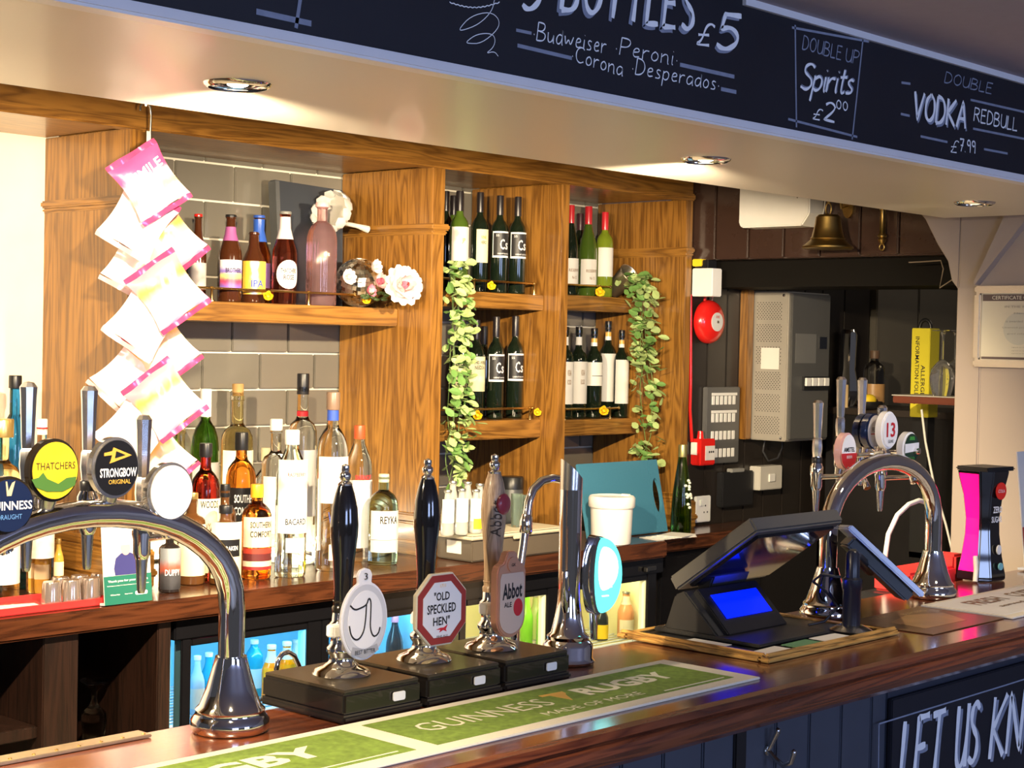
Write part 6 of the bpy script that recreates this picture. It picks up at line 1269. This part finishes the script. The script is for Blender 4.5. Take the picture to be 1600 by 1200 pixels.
# ------------------------------------------------------------------ dim room beyond: shelf, glasses, folder
SX = 5.08
t = thing('glass_shelf', 'narrow red brown wall shelf in the dark opening', 'shelf', (SX, 2.72, 1.505)); MB().span((-.06, -.28, -.028), (.16, .165, -.004)).obj('board', MAHOGD if False else nm('red_brown_shelf', (.13, .035, .02), .35), t, bevel=.003); MB().span((-.062, -.28, -.004), (.16, .167, .0)).obj('liner', nm('shelf_liner', (.35, .33, .30), .5), t)
for i, (x, y) in enumerate(((SX+.0, 2.735), (SX+.05, 2.665), (SX+.10, 2.74))):
    g_ = thing('wine_glass', ('upturned wine glass nearest the yellow folder on the dark shelf', 'upturned wine glass against the beige wall edge', 'upturned wine glass at the back of the dark shelf')[i], 'glass', (x, y, 1.5056), group='upturned wine glasses on the dark shelf')
    MB().lathe([(.030, 0), (.038, .03), (.041, .06), (.036, .09), (.018, .112), (.005, .122), (.0045, .20), (.010, .214), (.036, .218), (.036, .220), (0, .221)], 32).obj('glass', nm('cut_glass', (.9, .9, .9), .04, 0, .95), g_, smooth=40)
t = thing('allergen_folder', 'yellow allergen information folder standing behind the dark shelf', 'folder', (5.30, 2.94, 1.42)); MB().span((0, -.036, 0), (.07, .036, .315)).obj('spine', nm('folder_yellow', (.62, .55, .03), .45), t, bevel=.002)
for s, y, z, w in (('ALLERGEN', .010-.022, .12, .13), ('INFORMATION FOLDER', .012, .165, .24)): text_flat(s, t, INK, (-.0008, y, z), (0, 0, -1), (0, -1, 0), w, .018, .01, lift=.0003) if False else put_mesh(lettering(s, w, .016, .01), 'lettering', INK, t, lambda a, b, y=y, z=z: Vector((-.0008, y-b, z-a)))
MB().tube([(.03, .022*math.cos(a), .315+.03*math.sin(a)) for a in [PI*i/10 for i in range(11)]], .007, 8).obj('ring_handle', BLACKP, t, smooth=50)
MB().span((.01, -.03, -.50), (.06, .03, 0)).span((.01, -.49, -.50), (.06, .03, -.48)).obj('foot', BLACKP, t)
t = thing('dark_cabinet', 'low dark cabinet inside the opening behind the chrome taps', 'cabinet', (5.95, 2.95, 0)); MB().span((-.25, -.45, .001), (.25, .62, 1.40)).obj('body', BLACKW, t, bevel=.004); MB().span((-.26, -.46, 1.40), (.26, .63, 1.425)).obj('top', nm('dark_cabinet_top', (.03, .022, .018), .4), t, bevel=.003)
pz = 1.4255
p = at(1367, 548, X=5.80); bottle('round clear bottle with a brown stopper on the dark cabinet', 'round', (5.80, p.y, pz), p.z-pz, .042, CLEAR, cap=nm('brown_stopper', (.10, .06, .04), .5), cap_h=.14, cap_r=.45, lab=(.1, .42, nm('tan_print', (.42, .24, .10), .35)))
p = at(1326, 515, X=5.86); t = thing('cocktail_shaker', 'shiny chrome jug with highlights in the dark opening', 'jug', (5.86, p.y, pz)); MB().lathe([(.030, 0), (.032, .003), (.045, .05), (.040, .10), (.030, .15), (.034, p.z-pz-.02), (.026, p.z-pz), (0, p.z-pz+.005)], 24, ribs=8, amp=.06).obj('body', CHROME, t, smooth=50)
p = at(1345, 577, X=5.7); tag(MB().lathe([(.006, 0), (.006, .09), (0, .091)], 10).obj('wooden_stirrer', nm('pale_stick', (.5, .36, .18), .6), loc=(5.70, p.y+.06, pz+.0005)), 'pale wooden stick standing beside the clear bottle', 'stirrer')
p = at(1355, 602, X=5.68); t = thing('lemon_bowl', 'small dark dish of yellow lemon on the dark cabinet', 'bowl', (5.68, p.y-.01, pz)); MB().lathe([(.03, 0), (.05, .02), (.052, .03), (.045, .025), (0, .012)], 24).obj('bowl', BLACKP, t, smooth=50); MB().ball((0, 0, .035), .03, 2, (1.2, .9, .8)).obj('lemon', YEL, t, smooth=60)
tag(MB().tube([at(x, y, X=4.84) for x, y in ((1440, 640), (1446, 690), (1460, 760), (1478, 820), (1490, 870))]+[Vector((4.74, 2.43, .85))], .004, 8).obj('white_cable', nm('grey_white_hose', (.5, .49, .46), .4), smooth=60), 'long pale cable trailing down inside the opening', 'cable')
tag(MB().tube([at(x, y, X=4.83) for x, y in ((1420, 410), (1440, 409), (1470, 407), (1474, 420), (1468, 450))]+[Vector((4.84, 2.50, 1.93))], .0022, 6).obj('thin_cable', nm('tan_cable', (.25, .20, .15), .6), smooth=60), 'thin loose cable under the bulkhead', 'cable')
